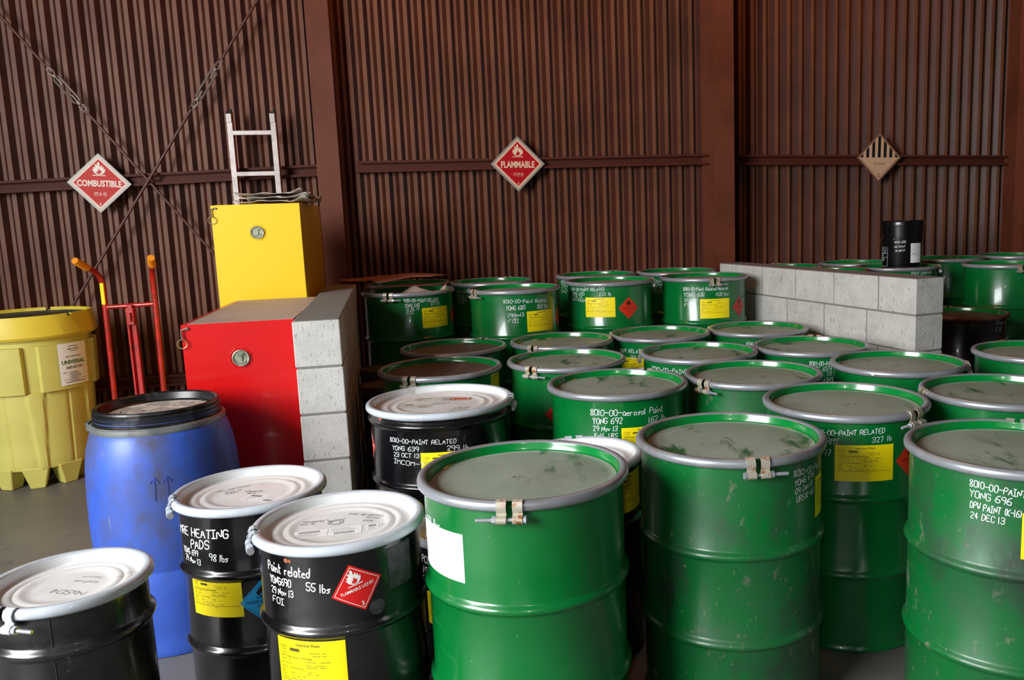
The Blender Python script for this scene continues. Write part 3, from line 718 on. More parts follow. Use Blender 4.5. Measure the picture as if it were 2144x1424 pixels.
# --- black drums
t, R, H = drum('big black drum with white ring and lid, marked 639', -.625, 3.43, 0, 'blackbig', 2, -1)
writing(t, R, [('8010-00-PAINT RELATED', -125, -69.5, .745, .738, .017), ('YONG 639', -123, -99, .713, .713, .018), ('299 lb', -77, -60, .712, .708, .019), ('23 OCT 13', -122, -99, .686, .686, .017), ('IMCOM-Y', -122, -95, .659, .652, .018)])
haz_label(t, R, -97.6, .698); placard(t, R, -165, .69, .075, 'red')
lid_mark(t, H, [('YONG-639', .0, .02, .012, .07, 0), ('299 lb', -.01, .0, .012, .05, 0), ('NCO', .10, -.08, .02, .06, 5), ('WA20639', .11, -.11, .014, .10, 5)], 'pen')
def lid_paper(t, H, cx, cy, w_, h_, ang, codes=True, mt='paper'):
    A = Art().rect(-w_/2, -h_/2, w_/2, h_/2, 0, 0); P = Art(); r_ = random.Random(int(cx*1000)+3)
    for i in range(14): P.rect(-w_*.42+i*w_*.022, h_*.12, -w_*.42+i*w_*.022+w_*.012, h_*.38)
    for i in range(10): P.rect(w_*.1+i*w_*.03, -h_*.38, w_*.1+i*w_*.03+w_*.016, -h_*.1)
    for i in range(7):
        y = h_*(.36-i*.12); P.rect(w_*(.05 if i < 3 else -.44), y-h_*.014, w_*(.05 if i < 3 else -.44)+w_*r_.uniform(.15, .38), y+h_*.014)
    P.line([(-w_*.46, -h_*.02), (w_*.46, -h_*.02)], h_*.012, caps=False); P.line([(0, h_*.46), (0, -h_*.46)], h_*.012, caps=False)
    for q in (A, P): q.rot(RAD(ang)); q.xf(lambda x, y: (x+cx, y+cy))
    o = obj('shipping_label', A.build('shipping_label', M[mt], lambda x, y, l: (x, y, H-.0283)), t)
    obj('label_printing', P.build('label_printing', M['print_faint'], lambda x, y, l: (x, y, H-.0280)), o)
    return o
lid_paper(t, H, -.10, -.02, .13, .075, -8); lid_paper(t, H, -.03, .10, .22, .06, -3)
A = Art().rect(-.045, -.025, .045, .025); A.xf(lambda x, y: (x+.07, y+.09)); o = obj('red_sticker', A.build('red_sticker', M['cream'], lambda x, y, l: (x, y, H-.0281)), t)
A = Art().line([(.028, .068), (.112, .068), (.112, .112), (.028, .112), (.028, .068)], .004, caps=False); A.rect(.04, .08, .10, .10); obj('label_printing', A.build('label_printing', M['red_faded'], lambda x, y, l: (x, y, H-.0278)), o)
obj('rust_spot', Art().circle((0, 0), .011, n=7).circle((.01, -.003), .007, n=7).build('rust_spot', M['rust'], cyl(R, -137, .822-.0, .0012)), t)

t, R, H = drum('black drum marked 690 and 55 lbs with a red FLAMMABLE LIQUID placard', -.742, 2.341, 0, 'small', -156, -1, H=.745, hoops=(.25, .495))
writing(t, R, [('Paint related', -131.5, -95.5, .675, .669, .025), ('YONG690', -130.5, -110, .638, .636, .021), ('29 Nov 13', -130, -109, .608, .606, .019), ('FOI', -129.5, -118, .580, .578, .018), ('55 lbs', -98.5, -82.5, .632, .622, .023)], sw=.13)
placard(t, R, -64.5, .6150, .071, 'red', RAD(15)); haz_label(t, R, -127.8, .474, tilt=0, w_=.208, h_=.17)
o = obj('old_sticker', Art().rect(-.045, -.06, .045, .06, 0, 0, .01).build('old_sticker', M['smudge'], cyl(R, -30, .64, .0006)), t)
o = obj('round_sticker', Art().circle((0, 0), .022, n=28).build('round_sticker', M['smudge'], cyl(R, -51.6, .5466, .0006), .012), t)
obj('rust_spot', Art().circle((0, 0), .007, n=7).circle((.012, -.001), .005, n=6).build('rust_spot', M['rust'], cyl(R, -112.5, .7005, .0007)), t)
lid_paper(t, H, -.02, -.055, .19, .06, 12, mt='white'); lid_paper(t, H, .118, -.018, .07, .05, 14, mt='white')
lid_mark(t, H, [('YONG690', -.09, .035, .012, .06, 8), ('55 lb', -.10, .015, .012, .04, 8), ('FPX-45-D57623', .06, .08, .012, .12, -12), ('Solid', .08, .055, .012, .04, -12), ('D5K', .075, .03, .012, .03, -12)], 'pen')
A = Art()
for rr in (.022, .015): A.line([(rr*cos(a*pi/10)-.02, rr*sin(a*pi/10)+.025) for a in range(21)], .002)
A.line([(-.055, .05), (-.035, .028), (.0, .055)], .0025); obj('round_stamp', A.build('round_stamp', M['print_faint'], lambda x, y, l: (x, y, H-.0283)), t)
t, R, H = drum('black drum marked MRE HEATING PADS', -1.149, 2.709, 0, 'small', -152, -1, H=.730)
writing(t, R, [('MRE HEATING', -140, -87, .646, .647, .027), ('PADS', -123.5, -104, .606, .611, .028), ('YONG 699', -136, -116, .580, .577, .019), ('29 Nov 13', -134, -114, .555, .549, .019), ('98 lbs', -104.5, -89, .572, .566, .022)], sw=.13)
haz_label(t, R, -126.8, .500, w_=.182, h_=.128); placard(t, R, -66, .416, .070, 'blue', RAD(0))
lid_paper(t, H, .06, -.055, .14, .06, -18, mt='white')
lid_mark(t, H, [('HS-469970', -.085, .055, .013, .11, 33), ('Solid', -.075, .03, .012, .05, 33), ('D5N', -.07, .01, .012, .035, 33), ('YONG699', .0, .02, .012, .06, -5), ('98 lb', .0, .0, .011, .03, -5)], 'pen')
t, R, H = drum('stained black drum in the bottom left corner with a scuffed white lid', -1.378, 2.075, 0, 'small', -102.8, 1, R=.2, H=.703, hoops=(.30, .575), mats=('black_dirty', None, None, None))
obj('body_seam', MB().tube([((R+.0005)*cos(RAD(-72.4)), (R+.0005)*sin(RAD(-72.4)), z) for z in (.03, .30-.02)], .0016, 6).tube([((R+.0005)*cos(RAD(-72.4)), (R+.0005)*sin(RAD(-72.4)), z) for z in (.32, .555)], .0016, 6).tube([((R+.0005)*cos(RAD(-72.4)), (R+.0005)*sin(RAD(-72.4)), z) for z in (.595, .67)], .0016, 6).mesh('body_seam', M['black_dirty'], 60), t)
lid_mark(t, H, [('sodium', .03, .02, .016, .07, 170), ('NaSO4', .02, -.04, .022, .10, 165), ('Nasus', .03, .05, .012, .06, 172)], 'pen', sw=.06)
t, R, H = drum('black drum with white lid half hidden behind the front centre green drum', -.03, 2.95, 0, 'small', 100, 1, R=.22, H=.74, hoops=(.25, .505))
haz_label(t, R, -62, .690, w_=.20, h_=.14)
t, R, H = drum('short black drum marked PCC, in the slit left of the front centre green drum', -.47, 2.885, 0, 'small', 100, 1, R=.19, H=.50, hoops=(.17, .34))
writing(t, R, [('PCC', -141, -126, .425, .425, .026), ('119', -143, -130, .385, .385, .024), ('lbs', -143, -130, .35, .35, .024)])
haz_label(t, R, -134, .312, w_=.17, h_=.12)

# pallets under the raised rows (they carry the drums; barely seen between them)
def pallet(x, y, z, L_, W_, label, rz=WA, h=.13):
    t = thing('wooden_pallet', label, 'pallet', (x, y, z), rz, 'pallets under the raised drums')
    n = 6
    for i in range(n): obj('deck_board', MB().box((0, -W_/2+.05+i*(W_-.1)/(n-1), h-.011), (L_, .095, .022)).mesh('deck_board', M['wood'], 0, bevel=.002), t)
    for i in range(3): obj('stringer', MB().box((-L_/2+.03+i*(L_-.06)/2, 0, h/2), (.05, W_, h-.044)).mesh('stringer', M['wood'], 0), t)
    for i in range(3): obj('bottom_board', MB().box((0, -W_/2+.05+i*(W_-.1)/2, .011), (L_, .095, .022)).mesh('bottom_board', M['wood'], 0), t)
PL = 'weathered wooden pallet in the dark under the raised green drums'
for (x, y, L_, W_, h) in [(-.78, 5.90, 1.2, 1.15, .134), (.40, 6.10, 1.02, 1.15, .1385), (2.02, 6.62, 1.28, 1.1, .1285), (3.32, 6.62, 1.20, 1.15, .136)]:
    for k in (0, 1): pallet(x, y, k*h, L_, W_, PL, h=h)

# ---------------------------------------------------------------- blue barrel
def blue_barrel():
    t = thing('plastic_barrel', 'blue plastic barrel with a paint-splashed black screw lid', 'barrel', (-1.670, 3.165, 0))
    pr = [(0, .01), (.235, .01), (.25, 0), (.262, .004), (.27, .03), (.266, .06), (.276, .10), (.285, .20), (.290, .33), (.288, .335), (.288, .345), (.291, .35), (.294, .50), (.292, .60), (.286, .70), (.276, .77), (.262, .82), (.250, .845), (.240, .852), (.236, .90)]
    obj('barrel_body', MB().lathe(pr, 80).mesh('barrel_body', M['blue'], 50), t)
    c = obj('clamp_ring', MB().lathe([(.238, .842), (.252, .842), (.255, .848), (.254, .862), (.246, .868), (.238, .866)], 80).mesh('clamp_ring', M['hoop_grey'], 40), t)
    # latch lever at the left
    a0 = RAD(-178)
    V = []
    b = MB(); pts = [(.262*cos(a0+q*.09), .262*sin(a0+q*.09)) for q in range(-2, 5)]
    for i, (x, y) in enumerate(pts[:-1]):
        x2, y2 = pts[i+1]; T = Matrix.Translation(((x+x2)/2, (y+y2)/2, .853)) @ Matrix.Rotation(math.atan2(y2-y, x2-x), 4, 'Z')
        b.box((0, 0, 0), (.026, .010, .030), T=T)
    obj('latch', b.mesh('latch', M['hoop_grey'], 0), c)
    H = .922
    pl = [(.240, .866), (.242, .878), (.236, .880), (.240, .884), (.240, .892), (.236, .894), (.240, .898), (.240, .906), (.235, .909), (.238, .914), (.236, .921), (.228, .9235), (.220, .918), (.212, .893), (.206, .889), (.200, .888)]
    obj('screw_lid', MB().lathe(pl, 80).mesh('screw_lid', M['blacklid'], 30), t)
    pt = [(.200, .888), (.186, .8885), (.172, .8875), (.12, .887), (.001, .888)]
    obj('splashed_lid_top', MB().lathe(pt, 64).mesh('splashed_lid_top', M['spill'], 40), t)
    def blob(name, cx, cy, r, mt, z, n=4, sx=1.6):
        A = Art(); rr = random.Random(int(cx*999))
        for i in range(n):
            px, py = cx+rr.uniform(-r, r)*sx, cy+rr.uniform(-r, r)*.5
            A.poly([(px+r*rr.uniform(.4, .8)*cos(k*pi/5), py+r*rr.uniform(.3, .6)*sin(k*pi/5)) for k in range(10)])
        return obj(name, A.build(name, M[mt], lambda x, y, l: (x, y, z)), t)
    blob('paint_splash', .09, .16, .022, 'splash', .8895, 7)
    blob('paint_splash', -.11, -.02, .018, 'splash', .8892, 5, 2.6)
    blob('paint_splash', .06, -.12, .020, 'splash', .8892, 6)
    blob('paint_splash', -.02, .05, .006, 'splash', .8892, 3)
    # raised arrows moulded in the wall
    A = Art()
    for dx in (0, .045):
        A.line([(dx, 0), (dx, .085)], .004); A.line([(dx-.015, .068), (dx, .087), (dx+.015, .068)], .004)
    A.line([(-.005, -.035), (.05, -.03)], .004)
    obj('moulded_arrows', A.build('moulded_arrows', M['blue'], lambda x, y, l: ((.2915-.10*max(0, y+.61-.66)+.0012)*cos(RAD(-71)+x/.29), (.2915-.10*max(0, y+.61-.66)+.0012)*sin(RAD(-71)+x/.29), .61+y)), t)
blue_barrel()
for o in bpy.data.objects:
    if o.name.startswith('plastic_barrel'): o.scale = (.93, .93, 1.012)

# ---------------------------------------------------------------- yellow overpack drum
def overpack():
    t = thing('overpack_drum', 'yellow plastic overpack drum labelled spill response kit, at the left edge', 'drum', (-3.62, 5.36, 0))
    nl = 6
    def rf(a, r, z):
        ph = ((a-RAD(-62))/(2*pi)*nl) % 1.0     # panels and gaps around the body
        if z > .615 and z < .905:
            return r+(.030 if ph > .20 else 0.0)
        if .10 < z <= .615:
            f = (z-.10)/.515; d = min(abs(ph-.10), abs(ph-1.10))
            e = .05+.07*f
            return r+(.012 if d < e else .012*max(0, 1-(d-e)/.02))-(.008*max(0, 1-abs(ph-.62)/.03))
        return r
    pr = [(0, .14), (.26, .13), (.318, .125), (.325, .15)]+[(.325+.018*(z-.15)/.46, z) for z in (.20, .30, .40, .50, .58, .605, .614)]+[(.343, .616), (.345, .63), (.347, .72), (.350, .82), (.352, .88), (.352, .904), (.352, .906), (.352, .93), (.36, .935), (.36, .945), (.352, .95), (.352, .96)]
    obj('drum_body', MB().lathe(pr, 192, rfun=rf).mesh('drum_body', M['yplastic'], 30), t)
    for k in range(10):
        a = 2*pi*k/10+.12; T = Matrix.Rotation(a, 4, 'Z')
        v = []
        for (z, w1, r0, r1) in ((.14, .075, .20, .325), (0, .040, .215, .30)):
            v += [(r0, -w1, z), (r1, -w1, z), (r1, w1, z), (r0, w1, z)]
        b = MB().add(v, [(0, 1, 2, 3), (7, 6, 5, 4), (0, 4, 5, 1), (1, 5, 6, 2), (2, 6, 7, 3), (3, 7, 4, 0)], 0, T)
        obj('foot', b.mesh('foot', M['yplastic'], 0, bevel=.008), t)
    def notch(a, r, z): return r
    b = MB(); N = 160
    prl = [(.358, .945), (.385, .948), (.396, .965), (.392, 1.00), (.386, 1.045), (.380, 1.075)]
    b.lathe(prl, N)
    # crenellated rim wall
    for i in range(N):
        a = 2*pi*i/N; ph = (i/N*6+.35) % 1
        if ph < .07: continue
        a2 = 2*pi*(i+1)/N; h = 1.092
        v = []
        for (r, z) in ((.380, 1.073), (.378, h), (.360, h), (.360, 1.04)):
            v += [(r*cos(a), r*sin(a), z), (r*cos(a2), r*sin(a2), z)]
        b.add(v, [(0, 1, 3, 2), (2, 3, 5, 4), (4, 5, 7, 6), (0, 2, 4, 6), (1, 7, 5, 3)])
    obj('drum_cover', b.mesh('drum_cover', M['ylid'], 30), t)
    b = MB().lathe([(.381, 1.072), (.350, 1.070), (.345, 1.058), (.24, 1.052), (.23, 1.064), (.10, 1.064), (.001, 1.064)], 96)
    obj('cover_top', b.mesh('cover_top', M['ylid_top'], 30), t)
    A = Art().rect(0, -.265, .19, 0, 0, 0, .01); P = Art(); G = Art()
    RL = .352+.0305-.0005
    P.text('SPILL RESPONSE KIT', .095, -.085, .010, 0, 0, .105, .01); P.text('AES-KIT241', .095, -.155, .017, 0, 0, .115, .02)
    P.text('AMMO SYSTEMS INC', .095, -.038, .008, 0, 0, .08, .02); G.text('UNIVERSAL', .093, -.12, .026, 0, 0, .155, .03)
    for i in range(8): P.rect(.052, -.185-i*.008, .056, -.182-i*.008); P.rect(.062, -.185-i*.008, .062+random.uniform(.04, .08), -.182-i*.008)
    P.rect(.018, -.187, .04, -.183); P.rect(.06, -.022, .125, -.019); P.rect(.075, -.052, .12, -.049); P.rect(.02, -.232, .17, -.230); P.rect(.03, -.250, .165, -.246)
    fn = lambda off: (lambda x, y, l: ((.3665+.025*(y+.265)+off+.017)*cos(RAD(-34)+x/.38), (.3665+.025*(y+.265)+off+.017)*sin(RAD(-34)+x/.38), .905+y))
    o = obj('kit_label', A.build('kit_label', M['white'], fn(0)), t)
    obj('label_printing', P.build('label_printing', M['black_print'], fn(.0006)), o); obj('green_lettering', G.build('green_lettering', M['green_print'], fn(.0006)), o)
overpack()

# ---------------------------------------------------------------- safety cabinets
def cabinet(name, label, x, y, ang, w_, d_, h_, paint, top, seam_left):
    """local: front-left-bottom corner at origin, +X to the right, +Y away from the viewer"""
    t = thing(name, label, 'cabinet', (x, y, 0), ang)
    obj('cabinet_body', MB().box((w_/2+.0101, d_/2, h_/2+.01), (w_-.0202, d_, h_-.02), 0).mesh('cabinet_body', M[paint], 0), t)
    obj('cabinet_top', MB().box((w_/2+.012, d_/2, h_-.002), (w_-.024, d_-.002, .006), 0).mesh('cabinet_top', M[top], 0, bevel=.002), t)
    d = obj('door', MB().box((.010, d_/2, h_/2+.014), (.020, d_, h_-.030)).mesh('door', M[paint], 0), t)
    obj('handle', MB().box((-.008, d_*.5, h_*.62), (.012, .04, .12)).mesh('handle', M['steel'], 0, bevel=.003), d)
    obj('skirt', MB().box((w_/2, d_/2, .02), (w_-.04, d_-.03, .04)).mesh('skirt', M[paint], 0), t)
    vx, vz = w_*.5, h_-.155
    # pressed octagon round the vent
    oc = [(cos(pi/8+k*pi/4), sin(pi/8+k*pi/4)) for k in range(9)]
    v = obj('vent', MB().tube([(vx, 0, vz), (vx, -.004, vz)], .031, 32).tube([(vx+.0325*cos(k*pi/16), -.006, vz+.0325*sin(k*pi/16)) for k in range(32)], .0035, 8, closed=True).mesh('vent', M['vent'], 30), t, )
    obj('vent_grip', MB().box((vx, -.006, vz), (.012, .006, .040)).box((vx-.002, -.008, vz+.017), (.03, .008, .008)).box((vx+.004, -.008, vz-.018), (.03, .008, .008)).mesh('vent_grip', M['vent'], 0, bevel=.001), v)
    obj('vent_surround', MB().tube([(vx+.046*c, -.0005, vz+.046*s) for c, s in oc[:8]], .0026, 6, closed=True).mesh('vent_surround', M[paint], 30), t)
    g = obj('earth_clip', MB().tube([(.024, 0, h_-.016), (.024, -.010, h_-.016)], .006, 8).tube([(.024, -.009, h_-.016), (.002, -.010, h_-.022), (.002, -.010, h_-.045), (.004, -.011, h_-.062)], .0035, 8).mesh('earth_clip', M['steel'], 30), t)
    obj('key_ring', MB().tube([(.002+.019*sin(k*pi/12), -.011, h_-.080+.019*cos(k*pi/12)) for k in range(24)], .0022, 8, closed=True).mesh('key_ring', M['brass'], 30), g)
    return t
cabinet('safety_cabinet', 'red metal safety cabinet with round vent, dusty top', -1.703, 3.478, math.atan2(.205, 1), .452, 1.09, 1.192, 'redmetal', 'redtop', 1)
cabinet('safety_cabinet', 'taller yellow metal safety cabinet with crumpled wrap on top', -2.040, 4.64, math.atan2(.20, 1), .465, 1.02, 1.712, 'ymetal', 'ymetal', 1)

def crumple(name, label, cat, loc, rz, L_, W_, hts, mt, seed, layers=1, spikes=()):
    rnd = random.Random(seed); t = None
    b = MB(); nx, ny = 26, 12
    for k in range(layers):
        ox = rnd.uniform(-.02, .02); oy = rnd.uniform(-.02, .02); zz = .004+k*hts
        ph = [rnd.uniform(0, 6) for _ in range(6)]
        V = []
        for i in range(nx+1):
            for j in range(ny+1):
                u_, v_ = i/nx, j/ny
                x = (u_-.5)*L_*(1-.04*k)+ox+.010*sin(9*v_+ph[0]); y = (v_-.5)*W_+oy+.012*sin(7*u_+ph[1])
                z = zz+hts*.45*(.5+.5*sin(8*u_+ph[2])*cos(6*v_+ph[3]))+hts*.25*(.5+.5*sin(21*u_+13*v_+ph[4]))
                for (su, sv, sr, sh) in spikes:
                    dd = math.hypot(u_-su, (v_-sv)*W_/L_); z += sh*max(0, 1-dd/sr)**1.5
                V.append((x, y, z))
        F = [(i*(ny+1)+j, (i+1)*(ny+1)+j, (i+1)*(ny+1)+j+1, i*(ny+1)+j+1) for i in range(nx) for j in range(ny)]
        b.add(V, F)
    me = b.mesh(name, M[mt], 25, bevel=-1)
    o = obj(name, me, None, loc, rz); s = o.modifiers.new('thick', 'SOLIDIFY'); s.thickness = .0025; s.offset = 1
    return tag(o, label, cat)
crumple('folded_wrap', 'crumpled pale plastic wrap folded on top of the yellow cabinet', 'wrap', (-1.80, 5.02, 1.716), math.atan2(.20, 1), .40, .55, .021, 'wrap', 5, 3, [(.0, .1, .12, .02), (1, .9, .15, .03), (.95, .0, .2, .03)])

# ---------------------------------------------------------------- brown paper pieces
def paper_sheet(name, label, outline, z0, mt, loc, zf):
    A = Art().poly(outline)
    me = A.build(name, M[mt], lambda x, y, l: (x, y, z0+zf(x, y)), .05)
    me.polygons.foreach_set('use_smooth', [True]*len(me.polygons))
    o = obj(name, me, None, loc); s = o.modifiers.new('thick', 'SOLIDIFY'); s.thickness = .003; s.offset = 1
    return tag(o, label, 'paper')
ol = [(x*.82, y) for x, y in [(-.46, -.02), (-.30, -.16), (-.15, -.10), (-.02, -.30), (.06, -.26), (.20, -.14), (.36, -.16), (.46, .02), (.30, .16), (.10, .22), (-.08, .16), (-.22, .24), (-.36, .12)]]
paper_sheet('kraft_paper', 'torn brown kraft paper lying on the end of the left block wall', ol, 0, 'card', (-1.30, 5.62, 1.208), lambda x, y: .012+.010*sin(8*x+3*y)+.02*max(0, .25-abs(x+.1))*(1 if y > .05 else 0)-.02*max(0, -y-.15))
def lid_sheet(x, y):
    z = .006+.012*(.5+.5*sin(9*x+2*y))
    z += .060*max(0, 1-math.hypot((x-.02)*.8, y-.02)/.06)**1.2+.065*max(0, 1-math.hypot(x-.235, y-.05)/.05)
    return z
ol2 = [(-.16, -.05), (-.06, -.17), (.06, -.20), (.17, -.16), (.235, -.03), (.235, .06), (.14, .03), (.05, .03), (-.04, .02), (-.12, .03)]
paper_sheet('paper_scrap', 'pale torn paper with curled points on the lid of the drum marked 640', ol2, 0, 'card_pink', (-1.165, 5.55, PZ-.014+.876-.036), lid_sheet)

# ---------------------------------------------------------------- hand truck
def hand_truck():
    a = math.atan2(.12, 1)
    t = thing('hand_truck', 'red tubular hand truck with orange grips standing against the wall', 'hand truck', (-2.985, 5.42, 0), a)
    rt = .018; hw = .156; lean = .03
    def side(s):
        pts = []
        for z in (.16, .5, .9, 1.12, 1.24): pts.append((s*hw, .02+lean*(z-.16), z))
        ex = .075 if s > 0 else -.045; ey = -.20
        for q in range(1, 6):
            ang = q/5*pi*.42
            pts.append((s*hw+ex*(1-cos(ang))*.9, .05-.20*(1-cos(ang))*.8, 1.23+.14*sin(ang)))
        x, y, z = pts[-1]; pts.append((x+ex*.45, y-.10, z+.05))
        return pts
    L = side(-1); R_ = side(1)
    f = MB().tube(L, rt, 12).tube(R_, rt, 12).tube([(-hw, .05, 1.10), (0, .045, 1.105), (hw, .05, 1.11)], .015, 12)
    f.tube([(-hw, .02, .30), (hw, .02, .30)], .013, 10)
    obj('frame', f.mesh('frame', M['truck'], 40), t)
    for P in (L, R_):
        p, q = Vector(P[-2]), Vector(P[-1]); d = (q-p).normalized()
        b = MB().tube([p-d*.005, p+d*((q-p).length+.004)], .0215, 12)
        for k in range(5): b.tube([p+d*(.01+.02*k), p+d*(.018+.02*k)], .0235, 12)
        obj('grip', b.mesh('grip', M['grip'], 30), t)
    obj('centre_channel', MB().box((-.016, .03, .60), (.012, .03, .98)).box((.028, .03, .60), (.012, .03, .98)).box((.006, .043, .60), (.056, .006, .98)).mesh('centre_channel', M['truck'], 0, bevel=.002), t)
    h = obj('chime_hook', MB().box((.006, .012, 1.035), (.048, .020, .11)).box((.006, -.006, 1.035), (.022, .014, .06)).box((.008, .012, 1.10), (.034, .014, .03)).mesh('chime_hook', M['truck'], 0, bevel=.004), t)
    A = Art().rect(-.012, -.07, .012, .07); me = A.build('warning_sticker', M['yellow'], lambda x, y, l: (-hw+rt*1.03*sin(x/rt), .047-rt*1.03*cos(x/rt), 1.205-.02+y)); 
    A = Art()
    for i in range(6): A.rect(-.012+i*.004, -.07, -.010+i*.004+.002, .07)
    me = A.build('warning_sticker', M['yellow'], lambda x, y, l: (-hw+rt*1.06*sin(x/rt), .045-rt*1.06*cos(x/rt), 1.19+y)); obj('warning_sticker', me, t)
    ax = MB().tube([(-.20, .10, .125), (.20, .10, .125)], .011, 10).box((-.14, .06, .13), (.012, .10, .05)).box((.14, .06, .13), (.012, .10, .05))
    obj('axle', ax.mesh('axle', M['steel'], 30), t)
    for s in (-1, 1):
        w_ = obj('wheel', MB().tube([(s*.205-.024, .10, .125), (s*.205+.024, .10, .125)], .125, 28).mesh('wheel', M['rubber'], 30), t)
        obj('hub', MB().tube([(s*.205-.027, .10, .125), (s*.205+.027, .10, .125)], .06, 20).mesh('hub', M['truck'], 30), w_)
    obj('toe_plate', MB().box((0, -.09, .006), (.34, .20, .010)).box((0, .012, .08), (.34, .012, .16)).mesh('toe_plate', M['truck'], 0, bevel=.002), t)
hand_truck()

# ---------------------------------------------------------------- ladder
def ladder():
    t = thing('ladder', 'aluminium ladder standing upright against the wall behind the yellow cabinet', 'ladder', (-2.372, 6.20, 0), WA)
    hw = .148; top = 2.40; ln = -.02
    for s in (-1, 1):
        x = s*hw
        obj('rail', MB().box((x, 0, top/2), (.036, .005, top)).box((x-s*.0, .068, top/2), (.036, .004, top)).mesh('rail', M['alu'], 0), t)
        obj('rail_web', MB().box((x+.016, .034, top/2), (.004, .066, top)).mesh('rail_web', M['rail'], 0), t)
        obj('end_cap', MB().box((x, .033, top+.004), (.036, .078, .014)).box((x+.012, .02, top+.02), (.012, .03, .02)).mesh('end_cap', M['rubber'], 0, bevel=.002), t)
        obj('rail_clip', MB().box((x-.001, -.005, top-.035), (.036, .007, .062)).mesh('rail_clip', M['alu'], 0, bevel=.002), t)
        obj('foot_pad', MB().box((x, .034, .012), (.04, .08, .024)).mesh('foot_pad', M['rubber'], 0, bevel=.002), t)
    for k in range(7):
        z = .34+.32*k; z = 2.262-.288*(7-k) if k < 8 else z
        z = 2.262-.291*(6-k)
        obj('rung', MB().box((0, .012, z), (2*hw-.03, .030, .032)).mesh('rung', M['alu'], 0, bevel=.003), t)
ladder()

# ---------------------------------------------------------------- cross-bracing rods with turnbuckles
def brace(label, P0, P1, a, b_):
    """P0,P1: ends; a,b_: fractions of the turnbuckle start/end along the rod"""
    P0, P1 = Vector(P0), Vector(P1); d = P1-P0; u = d.normalized()
    t = thing('brace_rod', label, 'brace rod', P0)
    A_, B_ = d*a, d*b_; side = u.cross(Vector((WS/WN, -1/WN, 0))).normalized(); nn = u.cross(side)
    def loop(c, s):
        return [c+u*s*.028*cos(k*pi/6)+side*.017*sin(k*pi/6) for k in range(12)]
    obj('rod', MB().tube([Vector((0, 0, 0)), A_], .0105, 10).tube(loop(A_+u*.022, 1), .005, 8, closed=True).mesh('rod', M['rod'], 40), t)
    obj('rod', MB().tube([B_, d], .0105, 10).tube(loop(B_-u*.022, 1), .005, 8, closed=True).mesh('rod', M['rod'], 40), t)
    q0, q1 = A_+u*.03, B_-u*.03
    tb = MB().tube(loop(q0+u*.02, 1), .005, 8, closed=True).tube(loop(q1-u*.02, 1), .005, 8, closed=True)
    c0, c1 = q0+u*.055, q1-u*.055
    tb.tube([q0+u*.045, c0+u*.07], .006, 8).tube([q1-u*.045, c1-u*.07], .006, 8)
    tb.tube([c0-u*.012, c0+u*.012], .016, 10).tube([c1-u*.012, c1+u*.012], .016, 10)
    for s in (-1, 1): tb.tube([c0, c0+side*s*.022+u*.02, c1+side*s*.022-u*.02, c1], .0075, 8)
    obj('turnbuckle', tb.mesh('turnbuckle', M['turn'], 40), t)
brace('brown brace rod sloping down to the right, turnbuckle near the top left corner', wall_pt(-4.35, .10, 3.64), wall_pt(-2.50, .10, 1.03), .345, .468)
brace('brown brace rod sloping down to the left, turnbuckle above left of the ladder', wall_pt(-2.055, .125, 3.58), wall_pt(-3.82, .125, .92), .30, .43)

